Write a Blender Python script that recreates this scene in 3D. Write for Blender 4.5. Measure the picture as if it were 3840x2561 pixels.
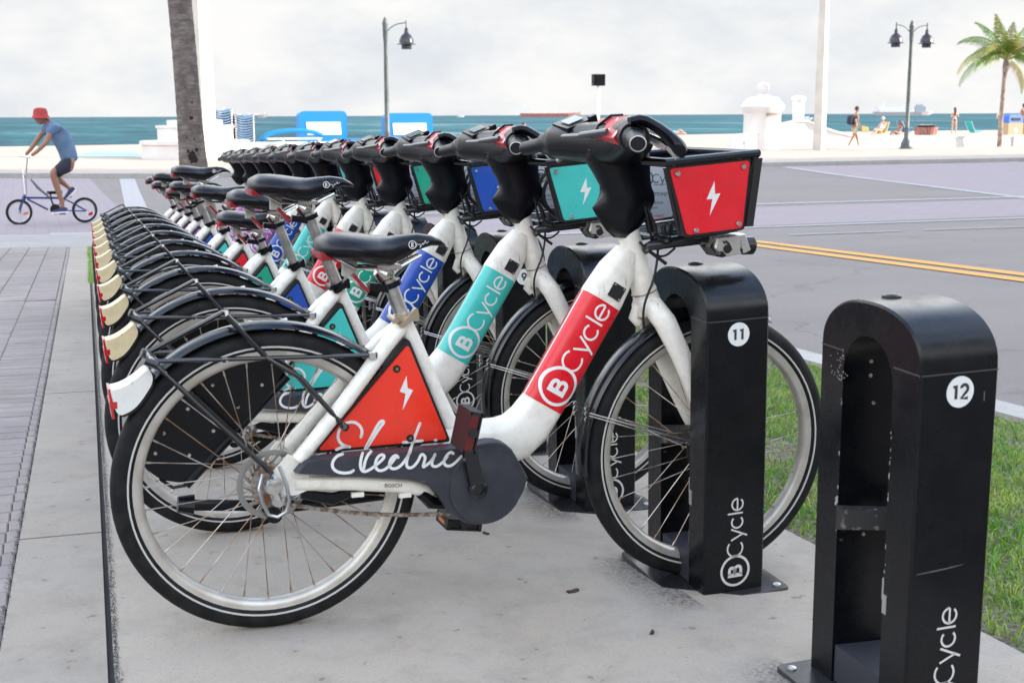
import bpy, bmesh, math, random
from mathutils import Vector, Matrix
R = math.radians
rnd = random.Random(7)
scene = bpy.context.scene
for o in list(bpy.data.objects): bpy.data.objects.remove(o)
COL = scene.collection

# ------------------------------------------------------------------ camera, world, sun, exposure
cam_d = bpy.data.cameras.new('camera'); cam = bpy.data.objects.new('camera', cam_d); COL.objects.link(cam)
fwd = Vector((0.34729218, 0.92134496, -0.17467573)); rgt = Vector((0.93547331, -0.3533748, -0.00399324)); upv = Vector((0.06540516, 0.16201766, 0.98461792))
m = Matrix.Identity(4)
for i in range(3): m[i][0] = rgt[i]; m[i][1] = upv[i]; m[i][2] = -fwd[i]
m.translation = Vector((-0.45167, -2.75251, 1.13642)); cam.matrix_world = m
cam_d.sensor_width = 36.0; cam_d.lens = 4777.1 / 3840 * 36.0
cam_d.clip_start = 0.05; cam_d.clip_end = 60000
cam_d.dof.use_dof = True; cam_d.dof.focus_distance = 3.9; cam_d.dof.aperture_fstop = 9.0
scene.camera = cam

SUN_EL, SUN_AZ = R(17), math.atan2(0.90, -0.43)      # azimuth clockwise from +Y
world = bpy.data.worlds.new('World'); scene.world = world; world.use_nodes = True
nt = world.node_tree; N = nt.nodes; LK = nt.links
for n in list(N): N.remove(n)
wo = N.new('ShaderNodeOutputWorld'); bg = N.new('ShaderNodeBackground'); bg.inputs['Strength'].default_value = 0.15
sky = N.new('ShaderNodeTexSky'); sky.sky_type = 'NISHITA'; sky.sun_disc = False
sky.sun_elevation = SUN_EL; sky.sun_rotation = SUN_AZ; sky.air_density = 1.0; sky.dust_density = 0.6; sky.ozone_density = 2.0
tc = N.new('ShaderNodeTexCoord'); mp = N.new('ShaderNodeMapping'); mp.inputs['Scale'].default_value = (1, 1, 2.0)
LK.new(tc.outputs['Generated'], mp.inputs['Vector'])
n1 = N.new('ShaderNodeTexNoise'); n1.inputs['Scale'].default_value = 2.3; n1.inputs['Detail'].default_value = 7; n1.inputs['Roughness'].default_value = .55
LK.new(mp.outputs['Vector'], n1.inputs['Vector'])
sep = N.new('ShaderNodeSeparateXYZ'); LK.new(tc.outputs['Generated'], sep.inputs[0])
def mth(op, a, b=None, clamp=False):
    q = N.new('ShaderNodeMath'); q.operation = op; q.use_clamp = clamp
    for i, v in enumerate((a, b)):
        if v is None: continue
        if hasattr(v, 'is_linked') or hasattr(v, 'links'): LK.new(v, q.inputs[i])
        else: q.inputs[i].default_value = v
    return q.outputs[0]
# cloud cover: complete near the horizon, broken blue overhead
hz = N.new('ShaderNodeMapRange'); hz.inputs['From Min'].default_value = 0.38; hz.inputs['From Max'].default_value = 0.72
hz.inputs['To Min'].default_value = 1.0; hz.inputs['To Max'].default_value = 0.0; LK.new(sep.outputs['Z'], hz.inputs['Value'])
cr = N.new('ShaderNodeMapRange'); cr.inputs['From Min'].default_value = 0.44; cr.inputs['From Max'].default_value = 0.60; LK.new(n1.outputs['Fac'], cr.inputs['Value'])
cover = mth('MAXIMUM', hz.outputs[0], mth('MULTIPLY', cr.outputs[0], 0.45), True)
n2 = N.new('ShaderNodeTexNoise'); n2.inputs['Scale'].default_value = 8.5; n2.inputs['Detail'].default_value = 8; n2.inputs['Roughness'].default_value = .6
LK.new(mp.outputs['Vector'], n2.inputs['Vector'])
cc = N.new('ShaderNodeValToRGB'); cc.color_ramp.elements[0].position = 0.32; cc.color_ramp.elements[0].color = (1.16, 1.22, 1.29, 1)
cc.color_ramp.elements[1].position = 0.62; cc.color_ramp.elements[1].color = (1.49, 1.48, 1.45, 1)
LK.new(n2.outputs['Fac'], cc.inputs['Fac'])
mx = N.new('ShaderNodeMixRGB'); LK.new(cover, mx.inputs['Fac']); LK.new(sky.outputs['Color'], mx.inputs['Color1']); 
el = mth('ADD', mth('MULTIPLY', mth('MINIMUM', mth('MAXIMUM', mth('SUBTRACT', sep.outputs['Z'], 0.11), 0.0), 0.36), 10.0), 1.0)      # overcast cloud grows brighter towards the zenith
cl = N.new('ShaderNodeMixRGB'); cl.blend_type = 'MULTIPLY'; cl.inputs['Fac'].default_value = 1; LK.new(cc.outputs['Color'], cl.inputs['Color1']); LK.new(el, cl.inputs['Color2'])
LK.new(cl.outputs['Color'], mx.inputs['Color2'])
LK.new(mx.outputs['Color'], bg.inputs['Color']); LK.new(bg.outputs[0], wo.inputs[0])

sd = bpy.data.lights.new('sun', 'SUN'); sd.energy = 2.2; sd.angle = R(0.5); sd.color = (1.0, 0.87, 0.72)
sun = bpy.data.objects.new('sun', sd); COL.objects.link(sun)
sdir = Vector((math.sin(SUN_AZ) * math.cos(SUN_EL), math.cos(SUN_AZ) * math.cos(SUN_EL), math.sin(SUN_EL)))
sun.rotation_euler = sdir.to_track_quat('Z', 'Y').to_euler(); sun.location = (40, -40, 60)
scene.view_settings.view_transform = 'Standard'; scene.view_settings.look = 'None'
scene.view_settings.exposure = 2.15; scene.view_settings.gamma = 1.0; scene.view_settings.use_curve_mapping = False
scene.render.film_transparent = False

# ------------------------------------------------------------------ materials
MATS = {}
def mat(name, col, rough=.5, metal=0., col2=None, nscale=20., bump=0., bscale=60., spec=.5, coat=0., detail=5, lo=.4, hi=.6, extra=None, objspace=True, sub=0., trans=0.):
    if name in MATS: return MATS[name]
    M_ = bpy.data.materials.new(name); M_.use_nodes = True; t = M_.node_tree; b = t.nodes['Principled BSDF']
    b.inputs['Base Color'].default_value = (*col, 1); b.inputs['Roughness'].default_value = rough; b.inputs['Metallic'].default_value = metal
    b.inputs['Specular IOR Level'].default_value = spec; b.inputs['Coat Weight'].default_value = coat; b.inputs['Coat Roughness'].default_value = .12
    tcn = t.nodes.new('ShaderNodeTexCoord'); src = tcn.outputs['Object'] if objspace else None
    if not objspace:
        g_ = t.nodes.new('ShaderNodeNewGeometry'); src = g_.outputs['Position']
    if col2 is not None:
        nz = t.nodes.new('ShaderNodeTexNoise'); nz.inputs['Scale'].default_value = nscale; nz.inputs['Detail'].default_value = detail; t.links.new(src, nz.inputs['Vector'])
        rp = t.nodes.new('ShaderNodeValToRGB'); rp.color_ramp.elements[0].position = lo; rp.color_ramp.elements[0].color = (*col, 1)
        rp.color_ramp.elements[1].position = hi; rp.color_ramp.elements[1].color = (*col2, 1)
        t.links.new(nz.outputs['Fac'], rp.inputs['Fac']); t.links.new(rp.outputs['Color'], b.inputs['Base Color'])
    if bump:
        nb = t.nodes.new('ShaderNodeTexNoise'); nb.inputs['Scale'].default_value = bscale; nb.inputs['Detail'].default_value = 4; t.links.new(src, nb.inputs['Vector'])
        bp_ = t.nodes.new('ShaderNodeBump'); bp_.inputs['Strength'].default_value = bump; bp_.inputs['Distance'].default_value = .004
        t.links.new(nb.outputs['Fac'], bp_.inputs['Height']); t.links.new(bp_.outputs['Normal'], b.inputs['Normal'])
    MATS[name] = M_
    if extra: extra(t, b, src)
    return M_

def node(t, typ, **kw):
    n = t.nodes.new(typ)
    for k, v in kw.items(): setattr(n, k, v)
    return n
def noise(t, src, scale, detail=5, rough=.5, stretch=None):
    if stretch:
        mp_ = node(t, 'ShaderNodeMapping'); mp_.inputs['Scale'].default_value = stretch; t.links.new(src, mp_.inputs['Vector']); src = mp_.outputs['Vector']
    n = node(t, 'ShaderNodeTexNoise'); n.inputs['Scale'].default_value = scale; n.inputs['Detail'].default_value = detail; n.inputs['Roughness'].default_value = rough
    t.links.new(src, n.inputs['Vector']); return n.outputs['Fac']
def ramp(t, fac, stops):
    r = node(t, 'ShaderNodeValToRGB'); e = r.color_ramp.elements
    while len(e) < len(stops): e.new(.5)
    for q, (p_, c) in zip(e, stops): q.position = p_; q.color = (c[0], c[1], c[2], 1) if hasattr(c, '__len__') else (c, c, c, 1)
    t.links.new(fac, r.inputs['Fac']); return r.outputs['Color']
def mixc(t, fac, a, b_, mode='MIX'):
    n = node(t, 'ShaderNodeMixRGB', blend_type=mode)
    for i, v in zip(('Fac', 'Color1', 'Color2'), (fac, a, b_)):
        if hasattr(v, 'links'): t.links.new(v, n.inputs[i])
        elif isinstance(v, (int, float)): n.inputs[i].default_value = v if i == 'Fac' else (v, v, v, 1)
        else: n.inputs[i].default_value = (*v, 1)
    return n.outputs['Color']

def grime(cdirty, amount=.5, scratch=True):
    """dirt blotches, streaky scuffs and fine specks over a painted surface"""
    def f(t, b, src):
        base = b.inputs['Base Color'].links[0].from_socket if b.inputs['Base Color'].links else None
        if base is None:
            rgb = node(t, 'ShaderNodeRGB'); rgb.outputs[0].default_value = b.inputs['Base Color'].default_value; base = rgb.outputs[0]
        big = ramp(t, noise(t, src, 19, 8, .72), [(.48, 0), (.72, amount * .8)])
        c = mixc(t, big, base, cdirty)
        if scratch:
            s = ramp(t, noise(t, src, 34, 3, .7, (3.2, 1, .45)), [(.66, 0), (.70, .75)])
            s2 = ramp(t, noise(t, src, 5, 2), [(.48, 0), (.6, 1)])
            k = node(t, 'ShaderNodeMath', operation='MULTIPLY'); t.links.new(s, k.inputs[0]); t.links.new(s2, k.inputs[1])
            c = mixc(t, k.outputs[0], c, tuple(v * .35 for v in cdirty))
        t.links.new(c, b.inputs['Base Color'])
        rr = ramp(t, noise(t, src, 16, 5, .6), [(.35, b.inputs['Roughness'].default_value * .8), (.7, min(1, b.inputs['Roughness'].default_value * 1.5))])
        t.links.new(rr, b.inputs['Roughness'])
    return f

WHITE = mat('white_frame_paint', (.88, .85, .77), .3, spec=.5, coat=.25, extra=grime((.45, .38, .28), .55))
def paint(name, c): return mat(name, c, .32, coat=.3, extra=grime(tuple(v * .6 + .02 for v in c), .35, False))
PAN = {'red': paint('red_panel', (.74, .006, .018)), 'teal': paint('teal_panel', (.05, .56, .50)), 'blue': paint('blue_panel', (.006, .07, .42)),
       'green': paint('green_panel', (.01, .36, .22)), 'purple': paint('purple_panel', (.44, .13, .46)), 'orange': paint('orange_red_panel', (.88, .035, .012))}
LET = mat('white_lettering', (.80, .80, .78), .4)
BLK = mat('black_gloss_paint', (.004, .005, .008), .2, coat=.3, extra=grime((.02, .02, .02), .3, False))
PLA = mat('black_plastic', (.0030, .0036, .0062), .27, spec=.30, bump=.08, bscale=700)
PLB = mat('black_backing', (.008, .008, .01), .6)
RUB = mat('tyre_rubber', (.007, .007, .008), .65, spec=.25, col2=(.015, .0145, .0145), nscale=30, bump=.25, bscale=180)
STR = mat('reflective_stripe', (.55, .53, .50), .5)
RIM = mat('rim_aluminium', (.62, .59, .54), .38, metal=.55, col2=(.52, .48, .42), nscale=18)
CHR = mat('chrome', (.66, .66, .65), .18, metal=1., extra=grime((.25, .14, .07), .5, False))
ALU = mat('seatpost_aluminium', (.62, .61, .59), .34, metal=1., col2=(.42, .41, .40), nscale=25)
SPK = mat('spoke_steel', (.55, .50, .44), .38, metal=.8, col2=(.30, .18, .10), nscale=14)
RST = mat('rusty_steel', (.22, .10, .045), .7, metal=.4, col2=(.35, .33, .3), nscale=60)
SLA = mat('slate_cover_plastic', (.028, .030, .041), .45, spec=.5, extra=grime((.10, .10, .11), .3))
SAD = mat('saddle_vinyl', (.0035, .0042, .0075), .24, spec=.32, bump=.12, bscale=900)
REDP = mat('red_reflector', (.50, .01, .015), .25, coat=.5)
CRM = mat('cream_mudflap', (.70, .58, .36), .45, extra=grime((.40, .30, .16), .5))
WFL = mat('white_mudflap', (.76, .76, .72), .4, extra=grime((.5, .48, .4), .25))
GLD = mat('champagne_clamp', (.50, .43, .32), .32, metal=.85)
GRYP = mat('grey_info_sheet', (.50, .54, .58), .6)
TXT = mat('dark_print', (.04, .04, .045), .6)
TXR = mat('red_print', (.55, .05, .06), .6)
DOCK = mat('dock_black_powdercoat', (.0028, .0032, .0050), .24, spec=.34, extra=grime((.012, .012, .014), .35, False))
DOCKF = mat('dock_face_black', (.014, .016, .020), .48, bump=.08, bscale=700, extra=grime((.04, .04, .045), .4))
NUMW = mat('number_disc_white', (.78, .78, .77), .5)
LCD = mat('display_glass', (.10, .16, .17), .12)
SCUF = mat('scuffed_metal', (.60, .58, .55), .35, metal=.75, col2=(.03, .03, .03), nscale=55, lo=.56, hi=.60)
LENS = mat('headlight_black', (.015, .015, .016), .2)
ORG = mat('amber_reflector', (.65, .14, .02), .3, coat=.4)

# ------------------------------------------------------------------ mesh helper
class MB:
    def __init__(s): s.v = []; s.f = []
    def add(s, v, f):
        o = len(s.v); s.v += [tuple(p) for p in v]; s.f += [tuple(i + o for i in q) for q in f]; return s
    def loft(s, rings, cap=True, closed=False):
        n = len(rings[0]); v = [p for r in rings for p in r]; f = []
        k = len(rings)
        for i in range(k if closed else k - 1):
            j = (i + 1) % k
            for a in range(n): b = (a + 1) % n; f.append((i * n + a, i * n + b, j * n + b, j * n + a))
        if cap and not closed: f.append(tuple(range(n - 1, -1, -1))); f.append(tuple((k - 1) * n + a for a in range(n)))
        return s.add(v, f)
    def tube(s, pts, r, n=8, cap=True, closed=False, flat=1.0):
        pts = [Vector(p) for p in pts]; k = len(pts)
        if not hasattr(r, '__len__'): r = [r] * k
        rings = []; up = None
        for i, p in enumerate(pts):
            if closed: d = pts[(i + 1) % k] - pts[i - 1]
            else: d = pts[min(i + 1, k - 1)] - pts[max(i - 1, 0)]
            d.normalize()
            if up is None:
                up = Vector((0, 1, 0)) if abs(d.y) < .9 else Vector((0, 0, 1))
            a = (up - d * up.dot(d)).normalized(); up = a; b = d.cross(a)
            rings.append([p + a * (r[i] * flat * math.cos(2 * math.pi * j / n)) + b * (r[i] * math.sin(2 * math.pi * j / n)) for j in range(n)])
        return s.loft(rings, cap, closed)
    def box(s, c, d, rot=None):
        v = [Vector((x * d[0] / 2, y * d[1] / 2, z * d[2] / 2)) for x in (-1, 1) for y in (-1, 1) for z in (-1, 1)]
        if rot is not None: v = [rot @ p for p in v]
        return s.add([p + Vector(c) for p in v], [(0, 1, 3, 2), (4, 6, 7, 5), (0, 4, 5, 1), (2, 3, 7, 6), (0, 2, 6, 4), (1, 5, 7, 3)])
    def prism(s, poly, y0, y1, bev=0):
        """poly in xz, extruded over y; y0 is the face toward the camera"""
        if bev:
            cx = sum(p[0] for p in poly) / len(poly); cz = sum(p[1] for p in poly) / len(poly)
            mx_ = max(math.hypot(p[0] - cx, p[1] - cz) for p in poly); sc = 1 - bev / mx_
            inn = [(cx + (p[0] - cx) * sc, cz + (p[1] - cz) * sc) for p in poly]
            rings = [[(p[0], y0, p[1]) for p in inn], [(p[0], y0 + bev, p[1]) for p in poly], [(p[0], y1, p[1]) for p in poly]]
        else: rings = [[(p[0], y0, p[1]) for p in poly], [(p[0], y1, p[1]) for p in poly]]
        return s.loft(rings)
    def lathe(s, prof, n=16, c=(0, 0, 0), axis='z'):
        rings = []
        for r_, h in prof:
            ring = []
            for j in range(n):
                a = 2 * math.pi * j / n; x, y = r_ * math.cos(a), r_ * math.sin(a)
                ring.append({'z': (c[0] + x, c[1] + y, c[2] + h), 'y': (c[0] + x, c[1] + h, c[2] + y), 'x': (c[0] + h, c[1] + x, c[2] + y)}[axis])
            rings.append(ring)
        return s.loft(rings)
    def mesh(s, name, m_, smooth=True, ang=35):
        me = bpy.data.meshes.new(name); me.from_pydata(s.v, [], s.f); me.materials.append(m_)
        bm = bmesh.new(); bm.from_mesh(me); bmesh.ops.recalc_face_normals(bm, faces=bm.faces); bm.to_mesh(me); bm.free()
        if smooth:
            me.polygons.foreach_set('use_smooth', [True] * len(me.polygons)); me.set_sharp_from_angle(angle=R(ang))
        return me

SMALL = {'badge_screw', 'panel_screw', 'anchor_bolt', 'bolt_recess', 'rack_fitting', 'cable_guide', 'cables', 'rivet', 'guard_rivet', 'bark_scar', 'cap_seam', 'plate_print', 'fender_stay', 'pedal_reflector', 'lever_bracket', 'script_lettering'}
def link(name, me, parent=None, loc=None, kind=None):
    if kind is None and name in SMALL: kind = 'stuff'
    o = bpy.data.objects.new(name, me); COL.objects.link(o)
    if parent: o.parent = parent
    if loc is not None: o.location = loc
    if kind: o['kind'] = kind
    return o
def thing(name, label, cat, loc=(0, 0, 0), rot=(0, 0, 0), group=None, me=None):
    o = bpy.data.objects.new(name, me); COL.objects.link(o); o.location = loc; o.rotation_euler = rot
    o['label'] = label; o['category'] = cat
    if group: o['group'] = group
    return o
def struct(name, me, parent=None): return link(name, me, parent, kind='structure')
def arc(cx, cz, r, a0, a1, n=20): return [(cx + r * math.cos(R(a0 + (a1 - a0) * i / n)), cz + r * math.sin(R(a0 + (a1 - a0) * i / n))) for i in range(n + 1)]
def smooth_path(pts, it=2):
    for _ in range(it):
        q = [pts[0]]
        for a, b in zip(pts, pts[1:]):
            q.append(tuple(a[i] * .75 + b[i] * .25 for i in range(len(a)))); q.append(tuple(a[i] * .25 + b[i] * .75 for i in range(len(a))))
        q.append(pts[-1]); pts = q
    return pts
def ribbon(mb, pts, w, place, round_=True):
    """flat stroke of width w along 2D points, each vertex mapped by place(u, v)"""
    n = len(pts); L_, Rr = [], []
    for i in range(n):
        a = pts[max(i - 1, 0)]; b = pts[min(i + 1, n - 1)]; dx, dy = b[0] - a[0], b[1] - a[1]; l = math.hypot(dx, dy) or 1
        nx, ny = -dy / l * w / 2, dx / l * w / 2
        L_.append((pts[i][0] + nx, pts[i][1] + ny)); Rr.append((pts[i][0] - nx, pts[i][1] - ny))
    v = []; f = []
    for i in range(n):
        v += [place(*L_[i]), place(*pts[i]), place(*Rr[i])]
        if i: f += [((i - 1) * 3, (i - 1) * 3 + 1, i * 3 + 1, i * 3), ((i - 1) * 3 + 1, (i - 1) * 3 + 2, i * 3 + 2, i * 3 + 1)]
    mb.add(v, f)
    if round_:
        for c in (pts[0], pts[-1]):
            ring = [place(c[0] + w / 2 * math.cos(k * math.pi / 4), c[1] + w / 2 * math.sin(k * math.pi / 4)) for k in range(8)]
            mb.add(ring, [tuple(range(8))])
def dens(pts, step):
    out = [pts[0]]
    for a, b in zip(pts, pts[1:]):
        l = math.hypot(b[0] - a[0], b[1] - a[1]); k = max(1, int(l / step))
        out += [(a[0] + (b[0] - a[0]) * j / k, a[1] + (b[1] - a[1]) * j / k) for j in range(1, k + 1)]
    return out
def wordmark(mb, place, s=1.0, tilt=0):
    """circled B followed by 'Cycle'; u runs along the text, v is the letters' up; metres at s=1"""
    P = lambda u, v: place(u * s, v * s); st = .0052
    ribbon(mb, [(0.055 + .0445 * math.cos(i * math.pi / 20), .0445 * math.sin(i * math.pi / 20)) for i in range(41)], .0075, P, False)
    # bold B
    ribbon(mb, dens([(.041, -.0235), (.041, .0235)], .005), .012, P, False)
    ribbon(mb, [(.041, .0185)] + [(.056 + .0085 * math.cos(a), .010 + .0085 * math.sin(a)) for a in [math.pi / 2 - i * math.pi / 8 for i in range(9)]] + [(.041, .0012)], .0095, P, False)
    ribbon(mb, [(.041, .0012)] + [(.058 + .0098 * math.cos(a), -.0090 + .0098 * math.sin(a)) for a in [math.pi / 2 - i * math.pi / 8 for i in range(9)]] + [(.041, -.0187)], .0095, P, False)
    ribbon(mb, [(.1235 + .0245 * math.cos(R(a)), .0015 + .0245 * math.sin(R(a))) for a in range(48, 313, 8)], st, P, False)
    ribbon(mb, dens([(.149, .015), (.1655, -.0225)], .005), st, P, False)
    ribbon(mb, dens([(.183, .015), (.1595, -.0375)], .005), st, P, False)
    ribbon(mb, [(.2035 + .0175 * math.cos(R(a)), -.004 + .0175 * math.sin(R(a))) for a in range(45, 318, 8)], st, P, False)
    ribbon(mb, dens([(.2305, -.0215), (.2305, .027)], .005), st, P, False)
    ribbon(mb, [(.2575 + .0175 * math.cos(R(a)), -.004 + .0175 * math.sin(R(a))) for a in range(0, 323, 8)], st, P, False)
    ribbon(mb, dens([(.2405, -.004), (.2745, -.004)], .005), st, P, False)
DIG = {'0': [[(.5 + .42 * math.cos(R(a)) * .62, .5 + .42 * math.sin(R(a))) for a in range(0, 361, 15)]],
       '1': [[(.30, .80), (.52, .92), (.52, .08)]],
       '2': [[(.25, .72)] + [(.48 + .25 * math.cos(R(a)), .68 + .24 * math.sin(R(a))) for a in range(160, -41, -20)] + [(.26, .10), (.76, .10)]],
       '3': [[(.5 + .24 * math.cos(R(a)), .70 + .21 * math.sin(R(a))) for a in range(150, -91, -20)], [(.5 + .26 * math.cos(R(a)), .29 + .22 * math.sin(R(a))) for a in range(90, -151, -20)]],
       '4': [[(.66, .08), (.66, .92), (.22, .32), (.82, .32)]], '5': [[(.72, .91), (.34, .91), (.30, .55)] + [(.48 + .26 * math.cos(R(a)), .33 + .25 * math.sin(R(a))) for a in range(110, -141, -20)]],
       '6': [[(.60, .92), (.30, .45)] + [(.5 + .25 * math.cos(R(a)), .32 + .24 * math.sin(R(a))) for a in range(150, -211, -20)]],
       '7': [[(.22, .91), (.76, .91), (.42, .08)]], '8': [[(.5 + .21 * math.cos(R(a)), .71 + .20 * math.sin(R(a))) for a in range(0, 361, 20)], [(.5 + .25 * math.cos(R(a)), .29 + .22 * math.sin(R(a))) for a in range(0, 361, 20)]],
       '9': [[(.40, .08), (.70, .55)] + [(.5 + .25 * math.cos(R(a)), .68 + .24 * math.sin(R(a))) for a in range(-30, 331, 20)]]}
def digits(mb, text, h, w, place):
    adv = h * .62; x0 = -adv * len(text) / 2
    for i, ch in enumerate(text):
        for st in DIG[ch]: ribbon(mb, [(x0 + i * adv + (p[0] - .19) * h * .95, (p[1] - .5) * h) for p in st], w, place, False)

# ------------------------------------------------------------------ terrain
def gz(x, y):
    if y < 13: zy = -.0341 * y
    elif y < 21: zy = -.4433 - .0341 * (y - 13) * (1 - (y - 13) / 16)
    else: zy = -.5797
    if y > 30: zy += min((y - 30) / 14, 1) * .13
    zx = -.023 * x if abs(x) < 2.5 else -.023 * math.copysign(2.5 + 1.5 * (1 - math.exp(-(abs(x) - 2.5) / 1.5)), x)
    return zy + zx
def sand_z(x, y):
    crest = -.48 + .30 * min(max(x / 45, 0), 1.2)
    b = gz(x, 50) - .02
    if y < 50: return b
    if y < 72: t = (y - 50) / 22; t = t * t * (3 - 2 * t); return b + (crest - b) * t
    return crest - (y - 72) * .055
def frange(a, b, s):
    n = max(1, int(round((b - a) / s))); return [a + (b - a) * i / n for i in range(n + 1)]
def sheet(name, m_, x0, x1, ys, nx, off=0., skirt=0., zf=gz, sk=.04, parent=None, kind='structure'):
    """ground sheet; x0, x1 are x' = x - .04y limits (numbers or functions of y)"""
    mb = MB(); v = []; f = []
    for y in ys:
        a = x0(y) if callable(x0) else x0; b = x1(y) if callable(x1) else x1
        for i in range(nx + 1):
            x = a + (b - a) * i / nx + sk * y; v.append((x, y, zf(x, y) + off))
    w = nx + 1
    for j in range(len(ys) - 1):
        for i in range(nx): f.append((j * w + i, j * w + i + 1, (j + 1) * w + i + 1, (j + 1) * w + i))
    if skirt:
        n0 = len(v); v += [(p[0], p[1], p[2] - skirt) for p in v]
        def side(a, b): f.append((a, b, b + n0, a + n0))
        for j in range(len(ys) - 1): side(j * w, (j + 1) * w); side(j * w + nx, (j + 1) * w + nx)
        for i in range(nx): side(i, i + 1); side((len(ys) - 1) * w + i, (len(ys) - 1) * w + i + 1)
    mb.add(v, f); me = mb.mesh(name, m_, smooth=False)
    return link(name, me, parent, kind=kind)

def concrete_extra(tone, stain, speck=.5, pinkish=.3):
    def f(t, b, src):
        c = ramp(t, noise(t, src, .9, 6, .6), [(.3, tuple(v * .86 for v in tone)), (.7, tuple(v * 1.10 for v in tone))])
        c = mixc(t, ramp(t, noise(t, src, 2.3, 3), [(.45, 0), (.7, pinkish)]), c, (tone[0] * 1.06, tone[1] * .97, tone[2] * .88))
        c = mixc(t, ramp(t, noise(t, src, 5.5, 8, .72), [(.48, 0), (.76, .65)]), c, stain)
        c = mixc(t, ramp(t, noise(t, src, 130, 4, .75), [(.36, .26), (.5, 0)]), c, tuple(v * .5 for v in tone))
        c = mixc(t, ramp(t, noise(t, src, 420, 2, .6), [(.55, 0), (.75, .35)]), c, tuple(min(1, v * 1.5) for v in tone))
        c = mixc(t, ramp(t, noise(t, src, 22, 2, .5), [(.70, 0), (.73, speck)]), c, tuple(v * .25 for v in tone))
        t.links.new(c, b.inputs['Base Color'])
        bp_ = node(t, 'ShaderNodeBump'); bp_.inputs['Strength'].default_value = .35; bp_.inputs['Distance'].default_value = .004
        t.links.new(noise(t, src, 160, 6, .7), bp_.inputs['Height']); t.links.new(bp_.outputs['Normal'], b.inputs['Normal'])
    return f
def pad_extra(t, b, src):
    concrete_extra((.405, .352, .290), (.24, .20, .165))(t, b, src)
    c = b.inputs['Base Color'].links[0].from_socket
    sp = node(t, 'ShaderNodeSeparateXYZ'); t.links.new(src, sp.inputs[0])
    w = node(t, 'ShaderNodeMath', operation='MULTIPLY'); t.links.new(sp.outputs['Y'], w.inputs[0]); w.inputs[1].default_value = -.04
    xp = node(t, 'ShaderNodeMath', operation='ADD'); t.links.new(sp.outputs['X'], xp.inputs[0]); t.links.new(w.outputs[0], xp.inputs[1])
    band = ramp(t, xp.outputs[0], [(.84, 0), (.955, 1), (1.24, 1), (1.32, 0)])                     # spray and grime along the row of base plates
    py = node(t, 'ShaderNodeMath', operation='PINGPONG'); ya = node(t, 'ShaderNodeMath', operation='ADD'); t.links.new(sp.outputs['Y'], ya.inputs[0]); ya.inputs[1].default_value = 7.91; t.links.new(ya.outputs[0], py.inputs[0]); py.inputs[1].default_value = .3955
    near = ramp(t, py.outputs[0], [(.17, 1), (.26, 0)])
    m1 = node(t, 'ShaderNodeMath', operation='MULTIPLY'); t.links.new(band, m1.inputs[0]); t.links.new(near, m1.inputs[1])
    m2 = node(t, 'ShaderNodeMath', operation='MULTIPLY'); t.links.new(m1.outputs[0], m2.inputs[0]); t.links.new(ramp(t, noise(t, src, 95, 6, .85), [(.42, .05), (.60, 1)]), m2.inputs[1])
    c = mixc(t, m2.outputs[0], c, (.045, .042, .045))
    c = mixc(t, ramp(t, noise(t, src, 1.6, 4, .6, (1, 2.4, 1)), [(.48, 0), (.72, .30)]), c, (.325, .32, .33))
    edge = ramp(t, xp.outputs[0], [(.0, .5), (.02, 0)])
    t.links.new(c, b.inputs['Base Color'])
CON = mat('pad_concrete', (.4, .4, .4), .85, objspace=False, extra=pad_extra)
CON2 = mat('border_concrete', (.4, .4, .4), .85, objspace=False, extra=concrete_extra((.345, .302, .255), (.19, .165, .14)))
KRB = mat('kerb_concrete', (.4, .4, .4), .85, objspace=False, extra=concrete_extra((.42, .40, .37), (.25, .23, .2)))
APR = mat('apron_concrete', (.4, .4, .4), .85, objspace=False, extra=concrete_extra((.33, .31, .30), (.2, .19, .18), 0))
def asphalt_extra(tone, worn):
    def f(t, b, src):
        c = ramp(t, noise(t, src, .35, 5, .6, (.6, 1.6, 1)), [(.3, tuple(v * .88 for v in tone)), (.7, tuple(v * 1.1 for v in tone))])
        c = mixc(t, ramp(t, noise(t, src, 1.1, 6, .7, (.25, 2.2, 1)), [(.55, 0), (.78, .35)]), c, worn)
        c = mixc(t, ramp(t, noise(t, src, 1.0, 5, .6, (2.2, .10, 1)), [(.50, 0), (.72, .28)]), c, tuple(v * .72 for v in tone))
        vo = node(t, 'ShaderNodeTexVoronoi', feature='DISTANCE_TO_EDGE'); vo.inputs['Scale'].default_value = .22; dv = node(t, 'ShaderNodeMixRGB', blend_type='ADD'); dv.inputs['Fac'].default_value = .9; t.links.new(src, dv.inputs['Color1']); nn3 = node(t, 'ShaderNodeTexNoise'); nn3.inputs['Scale'].default_value = 1.6; nn3.inputs['Detail'].default_value = 6; t.links.new(src, nn3.inputs['Vector']); t.links.new(nn3.outputs['Color'], dv.inputs['Color2']); t.links.new(dv.outputs['Color'], vo.inputs['Vector'])
        c = mixc(t, ramp(t, vo.outputs['Distance'], [(.0, .55), (.006, 0)]), c, tuple(v * .4 for v in tone))
        c = mixc(t, ramp(t, noise(t, src, 90, 4, .8), [(.38, .5), (.52, 0)]), c, tuple(v * .45 for v in tone))
        c = mixc(t, ramp(t, noise(t, src, 150, 3, .8), [(.55, 0), (.72, .5)]), c, tuple(min(1, v * 1.7) for v in tone))
        t.links.new(c, b.inputs['Base Color'])
        bp_ = node(t, 'ShaderNodeBump'); bp_.inputs['Strength'].default_value = .5; bp_.inputs['Distance'].default_value = .006
        t.links.new(noise(t, src, 110, 5, .8), bp_.inputs['Height']); t.links.new(bp_.outputs['Normal'], b.inputs['Normal'])
    return f
ASP = mat('worn_asphalt', (.2, .2, .2), .85, objspace=False, extra=asphalt_extra((.224, .193, .176), (.15, .130, .122)))
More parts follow.
